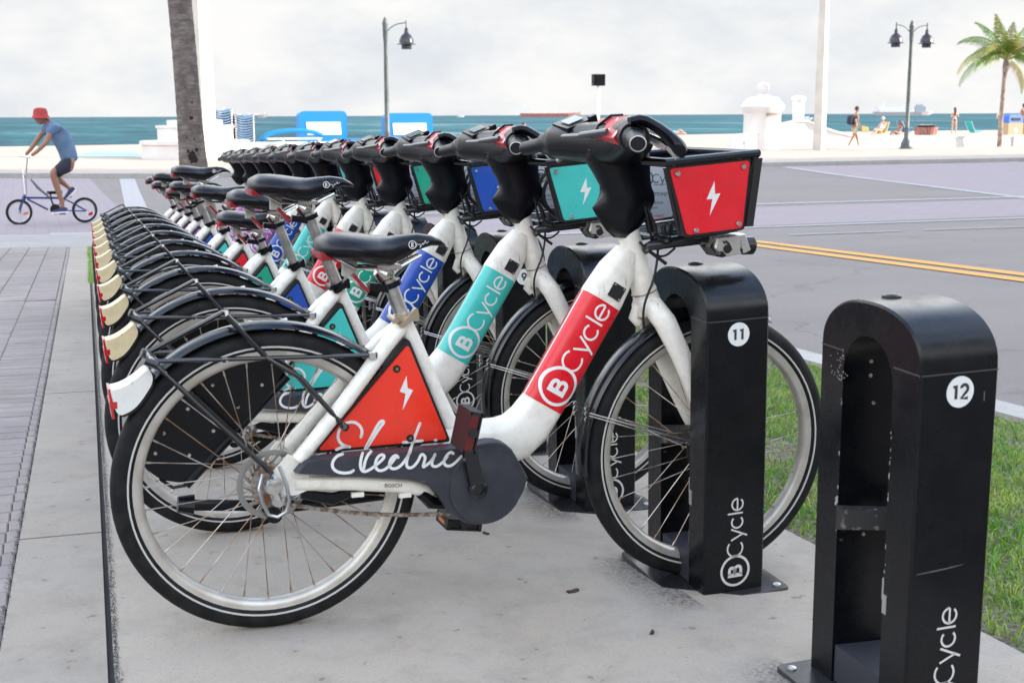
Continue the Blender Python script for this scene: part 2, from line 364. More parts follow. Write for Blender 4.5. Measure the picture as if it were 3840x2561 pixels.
def brickroad(t, b, src):
    br = node(t, 'ShaderNodeTexBrick'); br.inputs['Scale'].default_value = 1.0; br.inputs['Brick Width'].default_value = .4; br.inputs['Row Height'].default_value = .2
    br.inputs['Mortar Size'].default_value = .012; br.inputs['Color1'].default_value = (.31, .235, .235, 1); br.inputs['Color2'].default_value = (.27, .22, .23, 1); br.inputs['Mortar'].default_value = (.2, .18, .2, 1)
    t.links.new(src, br.inputs['Vector'])
    c = mixc(t, ramp(t, noise(t, src, 1.2, 6, .7, (.3, 1.5, 1)), [(.4, 0), (.75, .55)]), br.outputs['Color'], (.27, .26, .29)); t.links.new(c, b.inputs['Base Color'])
BRR = mat('pink_brick_crossing', (.3, .2, .2), .8, objspace=False, extra=brickroad)
def worn(c_, amt):
    def f(t, b, src):
        c = mixc(t, ramp(t, noise(t, src, 14, 7, .8), [(.45, 0), (.62, amt)]), c_, (.25, .25, .27)); t.links.new(c, b.inputs['Base Color'])
    return f
PWH = mat('worn_white_road_paint', (.6, .6, .6), .7, objspace=False, extra=worn((.40, .385, .38), .8))
PYL = mat('yellow_road_paint', (.6, .4, .1), .7, objspace=False, extra=worn((.68, .31, .02), .3))
WLK = mat('far_promenade_paving', (.4, .4, .4), .85, objspace=False, extra=concrete_extra((.42, .35, .29), (.36, .28, .22), 0))
DIRT = mat('dark_soil', (.07, .055, .04), .95, col2=(.20, .17, .13), nscale=60, bump=.5, bscale=90, objspace=False)
JNT = mat('joint_filler', (.035, .034, .036), .9, objspace=False)
def sandm(t, b, src):
    c = ramp(t, noise(t, src, .8, 8, .75), [(.3, (.40, .32, .24)), (.7, (.54, .45, .36))])
    c = mixc(t, ramp(t, noise(t, src, 3, 5, .7, (.6, 1.5, 1)), [(.5, 0), (.7, .35)]), c, (.36, .29, .22)); t.links.new(c, b.inputs['Base Color'])
    bp_ = node(t, 'ShaderNodeBump'); bp_.inputs['Strength'].default_value = .8; bp_.inputs['Distance'].default_value = .15
    t.links.new(noise(t, src, 2.2, 6, .7), bp_.inputs['Height']); t.links.new(bp_.outputs['Normal'], b.inputs['Normal'])
SAN = mat('beach_sand', (.6, .5, .4), .95, objspace=False, extra=sandm)
def seam(t, b, src):
    mp_ = node(t, 'ShaderNodeMapping'); mp_.inputs['Scale'].default_value = (.022, .0050, .1); t.links.new(src, mp_.inputs['Vector'])
    nn = node(t, 'ShaderNodeTexNoise'); nn.inputs['Scale'].default_value = 1.0; nn.inputs['Detail'].default_value = 13; nn.inputs['Roughness'].default_value = .74; t.links.new(mp_.outputs['Vector'], nn.inputs['Vector'])
    c = ramp(t, nn.outputs['Fac'], [(.36, (.003, .035, .050)), (.48, (.008, .075, .095)), (.56, (.025, .13, .145)), (.66, (.22, .31, .32))])
    sp = node(t, 'ShaderNodeSeparateXYZ'); t.links.new(src, sp.inputs[0])
    mr = node(t, 'ShaderNodeMapRange'); mr.inputs['From Min'].default_value = 130; mr.inputs['From Max'].default_value = 1500; t.links.new(sp.outputs['Y'], mr.inputs['Value'])
    mq = node(t, 'ShaderNodeMath', operation='MULTIPLY'); t.links.new(mr.outputs[0], mq.inputs[0]); mq.inputs[1].default_value = .6; c = mixc(t, mq.outputs[0], c, (.010, .070, .098)); t.links.new(c, b.inputs['Base Color'])
    bp_ = node(t, 'ShaderNodeBump'); bp_.inputs['Strength'].default_value = 1.0; bp_.inputs['Distance'].default_value = 1.2
    t.links.new(nn.outputs['Fac'], bp_.inputs['Height']); t.links.new(bp_.outputs['Normal'], b.inputs['Normal'])
SEA = mat('sea_water', (.05, .2, .22), .6, spec=.03, objspace=False, extra=seam)

ysn = frange(-8, 14.6, .4)
# road everywhere as the lowest sheet
sheet('road', ASP, -60, 140, frange(-12, 36.0, 1.0), 60, off=-.03, sk=0)
mbg = MB()
pad = sheet('concrete_pad', CON, -.345, 1.52, frange(-8, 14.2, .3), 8, off=0, skirt=.12)
# border strip: separate slabs with recessed joints
border = sheet('sidewalk_border', JNT, -.60, -.335, ysn, 2, off=-.012)
for i, (a, b) in enumerate([(-8, -2.2), (-2.188, 0.9), (.912, 3.3), (3.312, 7.10), (7.112, 10.6), (10.612, 14.4)]):
    sheet('slab', CON2, -.575, -.358, frange(a, b, .4), 2, off=0, skirt=.03, parent=border, kind=None)
sheet('sidewalk_bed', JNT, -7, -.575, ysn, 8, off=-.009)
sheet('sidewalk_apron', APR, -12, 2.2, frange(14.4, 17.0, .3), 14, off=-.004, skirt=.06)
sheet('verge_kerb', KRB, lambda y: 3.28 if y < 6 else 3.28, 3.46, ysn, 2, off=.012, skirt=.10)
sheet('verge_soil', DIRT, 1.52, 3.28, frange(-8, 14.2, .3), 8, off=-.012)
# crossings and painted lines
sheet('brick_crossing', BRR, -9, 1.2, frange(17.0, 35.6, .6), 12, off=-.026, sk=0)
def patch(name, m_, corners, off, n=14, label=None):
    """quad between two edges given by end points: (a0,a1) and (b0,b1)"""
    (a0, a1), (b0, b1) = corners; v = []; f = []
    for i in range(n + 1):
        t = i / n
        for p0, p1 in ((a0, a1), (b0, b1)):
            x = p0[0] + (p1[0] - p0[0]) * t; y = p0[1] + (p1[1] - p0[1]) * t; v.append((x, y, gz(x, y) + off))
        if i: f.append((2 * i - 2, 2 * i - 1, 2 * i + 1, 2 * i))
    return link(name, MB().add(v, f).mesh(name, m_, smooth=False), kind='structure')
patch('far_brick_crossing', BRR, (((23.9, 35.3), (19.6, 17.5)), ((33.5, 35.3), (30.5, 17.5))), -.026)
patch('near_brick_crossing', BRR, (((3.6, 15.0), (60, 14.2)), ((3.6, 19.6), (60, 18.4))), -.0262, 40)
def line(m_, a, b, w, off=-.021):
    d = Vector((b[0] - a[0], b[1] - a[1])).normalized(); nx, ny = -d.y * w / 2, d.x * w / 2
    return patch('road_line', m_, (((a[0] + nx, a[1] + ny), (b[0] + nx, b[1] + ny)), ((a[0] - nx, a[1] - ny), (b[0] - nx, b[1] - ny))), off, 24)
line(PYL, (8.52, 11.95), (7.16, -8), .20); line(PYL, (8.17, 11.95), (6.81, -8), .20)
line(PWH, (3.7, 20.6), (60, 18.2), .28); line(PWH, (3.7, 15.0), (60, 11.6), .24); line(PWH, (9.6, 12.75), (11.4, 12.62), .14); line(PWH, (11.8, 12.6), (16, 12.1), .14)
line(PWH, (23.9, 35.3), (19.5, 17.6), .26); line(PWH, (33.6, 35.3), (30.3, 17.6), .3)
line(PWH, (1.15, 17.1), (2.2, 35.3), .42, -.02); line(PWH, (-.2, 17.4), (1.2, 17.4), .3, -.0215)

# herringbone-free stacked pavers of the left sidewalk: nearest ones individually, the rest as one piece
PVM = [mat('paver_grey_%d' % i, (.5, .5, .5), .88, objspace=False, extra=concrete_extra(c, tuple(v * .6 for v in c), .3, .2)) for i, c in enumerate([(.290, .250, .232), (.268, .236, .224), (.308, .264, .242)])]
def paver_mb(mb, w, d, h=.02, b=.004, ox=0, oy=0, z=(0, 0, 0, 0)):
    x0, x1, y0, y1 = ox + .0014, ox + w - .0014, oy + .0028, oy + d - .0028
    lo = [(x0, y0, z[0] - h), (x1, y0, z[1] - h), (x1, y1, z[2] - h), (x0, y1, z[3] - h)]
    mid = [(p[0], p[1], p[2] + h - b) for p in lo]
    top = [(x0 + b, y0 + b, z[0]), (x1 - b, y0 + b, z[1]), (x1 - b, y1 - b, z[2]), (x0 + b, y1 - b, z[3])]
    mb.add(lo + mid + top, [(0, 1, 5, 4), (1, 2, 6, 5), (2, 3, 7, 6), (3, 0, 4, 7), (4, 5, 9, 8), (5, 6, 10, 9), (6, 7, 11, 10), (7, 4, 8, 11), (8, 9, 10, 11)])
PW, PD = .222, .112
pmesh = [MB() for _ in range(3)]
for q in pmesh: paver_mb(q, PW, PD)
pmesh = [q.mesh('paver', PVM[i], smooth=False) for i, q in enumerate(pmesh)]
walk = bpy.data.objects.new('paver_sidewalk', None); COL.objects.link(walk); walk['kind'] = 'structure'
rest = [MB() for _ in range(3)]; cnt = 0
cols_x = [-.575 - .035] + [-.610 - PW * (i + 1) for i in range(26)]
for j in range(-40, 128):
    y = j * PD
    for i in range(0, 27):
        jog = 0
        if i == 0: xl, w = -.610, .035
        else: xl, w = -.610 - PW * i, PW
        x = xl + .04 * y
        # visible wedge (left frame edge) gets single pavers
        vis = (x + w > -.80 - .02 * y - (y < 0) * 9) if y > -1 else False
        near = -.9 < y < 7.6 and x + w > (-.62 - .028 * y)
        z = gz(x + w / 2, y + PD / 2) + rnd.uniform(-.0012, .0012)
        if near and i > 0 and cnt < 298:
            o = link('paver', pmesh[rnd.randrange(3)], walk, (x, y, z)); o.rotation_euler = (rnd.uniform(-.004, .004) - .034, rnd.uniform(-.004, .004) + .023, rnd.uniform(-.006, .006)); cnt += 1
        else:
            k = rnd.randrange(3)
            paver_mb(rest[k], w, PD, ox=x, oy=y, z=[gz(x, y) + rnd.uniform(-.001, .001)] * 2 + [gz(x, y + PD) + rnd.uniform(-.001, .001)] * 2)
for k in range(3): link('paver', rest[k].mesh('paver_rest', PVM[k], smooth=False), walk, kind='stuff')

# far side: kerb, promenade, sand, sea
sheet('far_kerb', KRB, -60, 140, [35.9, 36.3], 60, off=.10, skirt=.2, sk=0)
sheet('promenade', WLK, -60, 140, frange(36.3, 50.2, 1), 60, off=.095, sk=0)
sheet('beach_sand', SAN, -80, 170, frange(50.0, 140, 2), 90, off=.06, zf=sand_z, sk=0)
link('sea', MB().add([(-30000, 78, -3), (30000, 78, -3), (30000, 40000, -3), (-30000, 40000, -3)], [(0, 1, 2, 3)]).mesh('sea', SEA, smooth=False), kind='structure')
link('ground', MB().add([(-400, -60, -3.3), (400, -60, -3.3), (400, 100, -3.3), (-400, 100, -3.3)], [(0, 1, 2, 3)]).mesh('ground', DIRT, smooth=False), kind='structure')

# grass verge: many blades
GRS = mat('grass_blades', (.11, .29, .018), .55, col2=(.33, .42, .07), nscale=6, lo=.35, hi=.7, objspace=False)
def grass(name, x0, x1, y0, y1, n, h0, h1, seed, bald=True):
    rg = random.Random(seed); v = []; f = []
    for i in range(n):
        y = y0 + (y1 - y0) * (rg.random() ** 1.35); xp = rg.uniform(x0, x1)
        if bald:
            e = min(xp - x0, x1 - xp)
            b = math.sin(xp * 5.1 + 1.3 * math.sin(y * 2.3)) * math.sin(y * 3.7 + 2 * math.sin(xp * 3.1))
            if rg.random() < (.9 if e < .035 else .80 if b > .55 else .45 if b > .3 else .06): continue
        x = xp + .04 * y; z = gz(x, y) - .012; h = rg.uniform(h0, h1); a = rg.uniform(0, 6.283); w = rg.uniform(.0012, .0026); lean = rg.uniform(.1, 1.1) * h; b_ = rg.uniform(0, 6.283)
        cx, cy = math.cos(a) * w, math.sin(a) * w; lx, ly = math.cos(b_) * lean, math.sin(b_) * lean
        k = len(v); v += [(x - cx, y - cy, z), (x + cx, y + cy, z), (x + cx * .8 + lx * .35, y + cy * .8 + ly * .35, z + h * .6), (x - cx * .8 + lx * .35, y - cy * .8 + ly * .35, z + h * .6), (x + lx, y + ly, z + h * .92)]
        f += [(k, k + 1, k + 2, k + 3), (k + 3, k + 2, k + 4)]
    me = bpy.data.meshes.new(name); me.from_pydata(v, [], f); me.materials.append(GRS)
    return link(name, me, kind='stuff')
GRM = mat('joint_grime', (.05, .047, .047), .95, objspace=False)
def grime_line(xp, y0, y1, w, n, seed):
    rg = random.Random(seed); mb = MB()
    for i in range(n):
        y = rg.uniform(y0, y1); x = xp + .04 * y + rg.gauss(0, w) * (.4 + .6 * abs(math.sin(y * 2.1 + math.sin(y * 5)))); a = rg.uniform(.0004, .0016); b = rg.uniform(.0006, .0045)
        mb.add([(x + a * math.cos(k * 1.05) * rg.uniform(.5, 1.2), y + b * math.sin(k * 1.05) * rg.uniform(.5, 1.2), gz(x, y) + .0012) for k in range(6)], [(0, 1, 2, 3, 4, 5)])
    link('joint_grime', mb.mesh('joint_grime', GRM, False), kind='stuff')
grime_line(-.340, -1, 9, .0055, 16000, 4); grime_line(-.582, -1, 9, .005, 7000, 6)
grass('grass', 1.52, 3.30, -1.2, 13.5, 190000, .010, .036, 3)
grass('grass', -.37, -.30, 9.0, 14.2, 2200, .015, .05, 5, False)

# ------------------------------------------------------------------ docking posts
dk = {}
def se_ring(a, b, e, n):
    out = []
    for i in range(n):
        t = 2 * math.pi * i / n; c, s_ = math.cos(t), math.sin(t)
        out.append((math.copysign(abs(c) ** (2 / e), c) * a, math.copysign(abs(s_) ** (2 / e), s_) * b))
    return out
def dock_profile():
    hw, hs, top = .1585, .700, .800
    out = [(-hw, .012)] + [(-hw, hs)]
    for i in range(1, 24):
        t = math.pi - math.pi * i / 24; c, s_ = math.cos(t), math.sin(t); e = 2.25
        out.append((math.copysign(abs(c) ** (2 / e), c) * hw, hs + abs(s_) ** (2 / e) * (top - hs)))
    out += [(hw, hs), (hw, .012)]
    iw, ih, it = .079, .655, .735
    inn = [(-iw, .012), (-iw, ih)]
    for i in range(1, 24):
        t = math.pi - math.pi * i / 24; inn.append((math.cos(t) * iw, ih + math.sin(t) * (it - ih)))
    inn += [(iw, ih), (iw, .012)]
    return out, inn
def dock_body():
    out, inn = dock_profile(); D = .165; bv = .0045; mb = MB()
    def shrink(p, d):   # move outline inward
        cz = min(p[1], .70); k = 1 - d / .158
        return (p[0] * k, cz + (p[1] - cz) * (1 - d / .1) if p[1] > .70 else p[1])
    n = len(out); rings_x = [(0, bv), (bv, 0), (D - bv, 0), (D, bv)]
    v = []; f = []
    for x, d in rings_x: v += [(x, *shrink(p, d)) for p in out]
    base = len(v)
    for x in (0, D): v += [(x, *p) for p in inn]
    for r in range(3):
        for i in range(n - 1): f.append((r * n + i, r * n + i + 1, (r + 1) * n + i + 1, (r + 1) * n + i))
    for i in range(n - 1):
        f.append((i, i + 1, base + i + 1, base + i)); f.append((3 * n + i, 3 * n + i + 1, base + n + i + 1, base + n + i))
        f.append((base + i, base + i + 1, base + n + i + 1, base + n + i))
    mb.add(v, f); return mb
dk['body'] = dock_body().mesh('dock_shell', DOCK, ang=32)
q = MB()
for s_ in (-1, 1):   # seam where the curved cap meets the legs
    q.box((.0825, s_ * .1590, .6935), (.160, .0012, .0022))
q.box((-.0004, -.1185, .6935), (.0012, .076, .0022)); q.box((-.0004, .1185, .6935), (.0012, .076, .0022))
dk['seam'] = q.mesh('cap_seam', mat('seam_line_grey', (.06, .06, .065), .5), False)
q = MB(); pl = [(-.070, -.190), (.225, -.190), (.225, .182), (-.070, .182)]
def rpoly(pl, r, n=4):
    o = []
    for i, p in enumerate(pl):
        a = Vector(pl[i - 1]) - Vector(p); b = Vector(pl[(i + 1) % len(pl)]) - Vector(p); a.normalize(); b.normalize(); P = Vector(p)
        s_, e_ = P + a * r, P + b * r
        for k in range(n + 1): t = k / n; o.append(tuple(s_ * (1 - t) ** 2 + P * 2 * t * (1 - t) + e_ * t * t))
    return o
rp = rpoly(pl, .018)
q.loft([[(x, y, 0.0) for x, y in rp], [(x, y, .010) for x, y in rp], [(x * .99 + .001, y * .99, .0125) for x, y in rp]])
dk['plate'] = q.mesh('base_plate', mat('dock_plate_black', (.016, .017, .021), .33, coat=.2, extra=grime((.06, .055, .05), .5)), ang=40)
q = MB()
for x, y in ((-.045, -.16), (-.045, .155), (.20, -.165), (.20, .155)): q.lathe([(.010, 0), (.010, .003), (.006, .005), (0.0005, .005)], 10, (x, y, .0126))
dk['bolt'] = q.mesh('anchor_bolt', SCUF)
q = MB(); q.prism([(.004, .016), (.16, .016), (.16, .05), (.12, .085), (.004, .092)], -.076, .076); dk['block'] = q.mesh('wheel_block', mat('wheel_block_grey', (.030, .032, .042), .5), False)
q = MB()
q.loft([[(-.004, .078, .335), (-.004, .078, .385), (-.002, .060, .38), (-.002, .060, .34)], [(.13, -.01, .348), (.13, -.01, .392), (.13, -.03, .388), (.13, -.03, .352)]])
q.box((.145, -.005, .372), (.03, .05, .05)); q.lathe([(.004, 0), (.004, .004)], 8, (.01, .0786, .31)); q.prism([(.01, .33), (.06, .33), (.06, .35), (.03, .36), (.01, .35)], .076, .079)
dk['latch'] = q.mesh('latch_bracket', mat('latch_black', (.02, .02, .021), .45, col2=(.16, .13, .11), nscale=45, lo=.62, hi=.68), False)
q = MB()
q.prism([(0, .250), (.012, .250), (.016, .285), (.006, .295), (0, .29)], -.081, -.079 + .004); q.prism([(-.002, .225), (.003, .225), (.003, .262), (-.002, .262)], -.092, -.080)
dk['striker'] = q.mesh('striker_plate', mat('striker_steel', (.42, .41, .40), .4, metal=.6), False)
q = MB()
for x, y, z in ((.06, .0782, .668), (.06, .0782, .640), (.07, .0782, .585), (.06, .0782, .318)): q.lathe([(.004, -.0005), (.004, -.002), (.001, -.0025)], 8, (x, y, z), 'y')
dk['rivets'] = q.mesh('rivet', SCUF)
q = MB(); q.lathe([(.019, 0), (.018, .004), (.012, .007), (.001, .008)], 16, (.07, .035, .7985)); dk['beacon'] = q.mesh('top_button', PLA)
q = MB(); wordmark(q, lambda u, v: (.085 - v, -.1595, .020 + u), .845); dk['word'] = q.mesh('dock_lettering', mat('dock_print', (.62, .61, .58), .5), False)
q = MB(); q.lathe([(.0285, 0), (.0285, -.0012)], 28, (.083, -.1585, .659), 'y'); dk['disc'] = q.mesh('number_disc', NUMW, False)
def dock_number(k):
    q = MB(); digits(q, str(k), .030, .0062, lambda u, v: (.083 + u, -.1602, .659 + v)); return q.mesh('number', TXT, False)
docks = [dict(l=(1.029, 0.0062, -.0277), r=(-.0182, .036, -.0300)), dict(l=(.9972, -.7996, -.0039), r=(-.0336, .0204, -.0163))]
ST = (.03194, .79093, -.02694)
def dock(kbike):
    num = 11 - kbike
    if kbike == 0: l, r = docks[0]['l'], docks[0]['r']
    elif kbike == -1: l, r = docks[1]['l'], docks[1]['r']
    else:
        l = (1.030 + kbike * ST[0] + .004, kbike * ST[1] + .005, -.0260 + kbike * ST[2]); r = (-.020, .030, -.022)
    lab = {12: 'black bike docking post numbered 12 standing empty at the right edge of the row', 11: 'black bike docking post numbered 11 holding the front wheel of the nearest bicycle'}.get(num)
    cols = BIKECOL[kbike][0] if kbike >= 0 else ''
    if lab is None: lab = 'black bike docking post %s behind post number 11, holding the %s-panelled bicycle' % (ORD[kbike], cols) if kbike < 7 else 'black bike docking post %s behind post number 11, with a %s bicycle' % (ORD[kbike], cols)
    Rm = Matrix.Rotation(r[0], 3, 'Z') @ Matrix.Rotation(r[1], 3, 'X') @ Matrix.Rotation(r[2], 3, 'Y')
    t = thing('docking_post', lab, 'docking post', l, Rm.to_euler(), 'docking posts in a row along the pad')
    b = link('post_shell', dk['body'], t); link('cap_seam', dk['seam'], b); link('top_button', dk['beacon'], b)
    link('rivet', dk['rivets'], b, kind='stuff')
    p = link('base_plate', dk['plate'], t); link('anchor_bolt', dk['bolt'], p)
    link('wheel_block', dk['block'], t); link('latch_bracket', dk['latch'], t); link('striker_plate', dk['striker'], t)
    link('lettering', dk['word'], t); d = link('number_disc', dk['disc'], t); link('number', dock_number(num), d)
    return t
BIKECOL = {0: ('red', 'orange'), 1: ('teal', 'teal'), 2: ('blue', 'blue'), 3: ('green', 'green'), 4: ('red', 'red'), 5: ('teal', 'teal'), 6: ('blue', 'blue'), 7: ('purple', 'purple'), 8: ('purple', 'purple'), 9: ('purple', 'purple'), 10: ('red', 'orange')}
ORD = {1: 'first', 2: 'second', 3: 'third', 4: 'fourth', 5: 'fifth', 6: 'sixth', 7: 'seventh', 8: 'eighth', 9: 'ninth', 10: 'tenth'}
for k in range(-1, 11):
    dk_t = dock(k)
    if k == -1:
        q = MB(); rg = random.Random(8)
        def chip(y, z, sy, sz):
            ring = [(y + sy * math.cos(a * 1.05) * rg.uniform(.5, 1.3), z + sz * math.sin(a * 1.05) * rg.uniform(.6, 1.2)) for a in range(6)]
            q.loft([[(.0005, a, b) for a, b in ring], [(-.0006, a, b) for a, b in ring]])
        for i in range(26): chip(rg.choice((-.0815, .0815)) + rg.uniform(-.0015, .0015), rg.uniform(.30, .70), rg.uniform(.0006, .0014), rg.uniform(.001, .007))
        for i in range(34): chip(.095 + rg.gauss(0, .012), .655 + rg.gauss(0, .015), .0010, .0012)
        for i in range(6): chip(.084 + rg.gauss(0, .004), .39 + rg.gauss(0, .009), .0035, .0050)
        link('scuff_marks', q.mesh('scuff_marks', mat('chipped_paint_grey', (.38, .36, .33), .7), False), dk_t, kind='stuff')
        q = MB(); q.tube([(.012, -.1588, .327), (.05, -.1588, .3285), (.09, -.1588, .331), (.112, -.1588, .3335)], [.0007, .0013, .0010, .0004], 5); q.tube([(.135, -.1588, .655), (.1355, -.1588, .638)], .0012, 5)
        link('scratch', q.mesh('scratch', mat('scratch_grey', (.10, .10, .105), .6), False), dk_t, kind='stuff')

# ------------------------------------------------------------------ bicycle meshes (local: x forward, y away from camera, z up)
bk = {}
WR = .34; FX = 1.105
def torus(mb, R0, a, b, n=72, m_=12, e=2.0, c=(0, 0)):
    rings = []
    pr = se_ring(a, b, e, m_)
    for i in range(n):
        t = 2 * math.pi * i / n
        rings.append([((R0 + p[0]) * math.cos(t) + c[0], p[1], (R0 + p[0]) * math.sin(t) + c[1]) for p in pr])
    return mb.loft(rings, closed=True)
q = MB(); torus(q, WR - .0265, .0265, .0245, 80, 14, 2.3)
bk['tyre'] = q.mesh('tyre', RUB, ang=40)
q = MB()
for s_ in (-1, 1):
    rings = []
    for i in range(80):
        t = 2 * math.pi * i / 80
        rings.append([(r * math.cos(t), s_ * y, r * math.sin(t)) for r, y in ((.3065, .0254), (.3025, .0252), (.3025, .0235), (.3065, .0237))])
    q.loft(rings, closed=True)
bk['stripe'] = q.mesh('reflective_stripe', STR)
q = MB(); rings = []
for i in range(80):
    t = 2 * math.pi * i / 80
    rings.append([(r * math.cos(t), y, r * math.sin(t)) for r, y in ((.294, -.0165), (.296, -.019), (.288, -.0175), (.282, -.0165), (.276, -.012), (.272, -.004), (.272, .004), (.276, .012), (.282, .0165), (.288, .0175), (.296, .019), (.294, .0165))])
q.loft(rings, closed=True); bk['rim'] = q.mesh('rim', RIM, ang=28)
def spoke_geo(i, mb):
    n = 32; t = 2 * math.pi * i / n; side = -1 if i % 2 else 1; cross = (1 if (i // 2) % 2 else -1) * 1.15
    a = (.271 * math.cos(t), side * .004, .271 * math.sin(t)); b = (.029 * math.cos(t + cross), side * .028, .029 * math.sin(t + cross))
    mb.tube([a, b], .00115, 4); mb.tube([a, tuple(a[k] * .955 + b[k] * .045 for k in range(3))], .0024, 5)
bk['spokes'] = []
for i in range(32): q = MB(); spoke_geo(i, q); bk['spokes'].append(q.mesh('spoke', SPK))
q = MB()
for i in range(32): spoke_geo(i, q)
bk['spokes_all'] = q.mesh('spokes', SPK)
q = MB(); q.lathe([(.012, -.048), (.016, -.047), (.033, -.030), (.034, -.026), (.018, -.022), (.018, .022), (.034, .026), (.033, .030), (.016, .047), (.012, .048)], 20, axis='y'); bk['hub'] = q.mesh('hub', mat('hub_grey', (.20, .19, .18), .35, metal=.8, col2=(.3, .16, .08), nscale=30))
def rotor(r, y):
    mb = MB()
    mb.tube([(r * math.cos(i * math.pi / 18), y, r * math.sin(i * math.pi / 18)) for i in range(36)], .0065, 4, closed=True, flat=.2)
    for i in range(18):
        t = i * math.pi / 9; mb.tube([((r * .98) * math.cos(t), y, (r * .98) * math.sin(t)), (r * .70 * math.cos(t + .22), y, r * .70 * math.sin(t + .22)), (.02 * math.cos(t + .5), y, .02 * math.sin(t + .5))], .0032, 4, flat=.3)
    return mb
bk['rotor'] = rotor(.072, -.036).mesh('brake_drum', mat('rotor_grey', (.34, .34, .33), .3, metal=.9))
# fenders
def fender(cx, a0, a1, r, hw, n=44, flare=False):
    rings = []
    for i in range(n + 1):
        a = R(a0 + (a1 - a0) * i / n); ring = []
        w = hw
        for j in range(9):
            p = R(-78 + 156 * j / 8); ring.append((r + .017 * (math.cos(p) - 1) , w * math.sin(p) / math.sin(R(78))))
        for j in range(8, -1, -1):
            p = R(-78 + 156 * j / 8); ring.append((r - .0025 + .016 * (math.cos(p) - 1), (w - .0018) * math.sin(p) / math.sin(R(78))))
        rings.append([(cx + rr * math.cos(a), y, WR + rr * math.sin(a)) for rr, y in ring])
    return MB().loft(rings)
bk['fr'] = fender(0, 28, 148, .3605, .032).mesh('rear_fender', BLK, ang=50)
bk['ff'] = fender(FX, 64, 188, .3590, .031).mesh('front_fender', BLK, ang=50)
# mudflap / reflector bracket
flap = smooth_path([(-.333, .569), (-.310, .573), (-.282, .589), (-.257, .611), (-.248, .600), (-.247, .582), (-.258, .563), (-.276, .537), (-.295, .521), (-.322, .512), (-.333, .569)], 2)[:-1]
bk['flap'] = lambda m_: MB().prism(flap, -.0345, .0345).mesh('mudflap', m_)
q = MB(); q.prism([(x * 1.0 + .004, z - .006) for x, z in flap], -.028, .028)
bk['flapb'] = q.mesh('mudflap_backing', PLB)
q = MB(); q.prism([(-.3375, .572), (-.3325, .572), (-.326, .508), (-.331, .508)], -.034, .034); q.prism([(-.336, .545), (-.320, .545), (-.320, .530), (-.334, .530)], -.0349, .0349); bk['tail'] = q.mesh('rear_reflector', REDP, False)
# rack: side bars, stays, top bar that runs over the fender, cross struts
q = MB()
for s_ in (-1, 1):
    q.tube([(-.250, s_ * .052, .630), (.230, s_ * .052, .621)], .0050, 8)
    q.tube([(-.242, s_ * .055, .622), (-.006, s_ * .072, .374)], .0056, 8)
    q.tube([(-.014, s_ * .053, .628), (.060, s_ * .056, .580), (.150, s_ * .068, .472)], .0058, 8)
    q.tube([(-.262, s_ * .050, .632), (-.238, s_ * .054, .622)], .0105, 8)
    q.lathe([(.0085, -.004), (.0085, .004)], 10, (.151, s_ * .074, .470), 'y')
q.tube([(-.25, -.052, .630), (-.25, .052, .630)], .0060, 8); q.tube([(.222, -.052, .622), (.222, .052, .622)], .0052, 8)
bk['rack'] = q.mesh('rack_frame', BLK)
q = MB(); q.tube([(-.250, .052, .630), (-.09, .03, .716), (-.085, 0, .719), (-.09, -.03, .716), (-.014, -.052, .630)], .0062, 8)

bk['rackbar'] = q.mesh('rack_top_bar', BLK)
q = MB(); q.lathe([(.009, -.058), (.0095, -.052), (.007, -.045)], 10, (-.252, 0, .631), 'y'); q.box((-.10, -.053, .626), (.012, .006, .010)); q.box((.222, -.056, .621), (.018, .010, .014)); q.lathe([(.0075, -.078), (.0075, -.074)], 10, (.151, 0, .470), 'y')
q.tube([(.02, .035, .655), (.03, .035, .69), (.05, .035, .694)], .005, 8); bk['rackfit'] = q.mesh('rack_fitting', SCUF)
# frame
q = MB()
def tub(path, hw, e=2.7, b=.034, n=20):
    rings = []
    for i, p in enumerate(path):
        a = path[max(i - 1, 0)]; c = path[min(i + 1, len(path) - 1)]; d = Vector((c[0] - a[0], c[1] - a[1])).normalized(); nx, nz = -d.y, d.x
        bb = b[i] if hasattr(b, '__len__') else b
        rings.append([(p[0] + nx * u, -w, p[1] + nz * u) for u, w in se_ring(hw[i], bb, e, n)])
    return MB().loft(rings)
path = [(.395, .402), (.44, .392), (.49, .386), (.54, .388), (.583, .400), (.620, .432), (.6475, .470), (.70, .557), (.80, .726), (.836, .787), (.862, .838)]
hws = [.035, .052, .060, .060, .060, .057, .0535, .0535, .0535, .047, .026]
q = tub(path, hws, b=[.03, .036, .038, .038, .037, .036, .035, .035, .035, .033, .028]); fm = q
fm.tube([(.857, 0, .905), (.868, 0, .868), (.893, 0, .795), (.914, 0, .731)], [.0285, .027, .028, .030], 20)
fm.tube([(.306, 0, .690), (.330, 0, .640), (.387, 0, .510), (.432, 0, .405)], [.0195, .019, .0195, .024], 16)
for s_ in (-1, 1):
    fm.tube([(.304, s_ * .006, .678), (.262, s_ * .028, .640), (.16, s_ * .052, .520), (.052, s_ * .060, .396)], [.018, .0175, .0170, .0165], 12)
    fm.tube([(.045, s_ * .061, .345), (.18, s_ * .060, .336), (.30, s_ * .056, .318), (.345, s_ * .050, .302), (.362, s_ * .045, .285)], [.0165, .0185, .0185, .017, .012], 12, flat=.75)
    fm.prism([(.030, .412), (.075, .395), (.075, .330), (.045, .320), (.004, .322), (-.010, .352), (-.004, .375), (.012, .392)], s_ * .062 - .005, s_ * .062 + .005)
bk['frame'] = fm.mesh('frame', WHITE, ang=60)
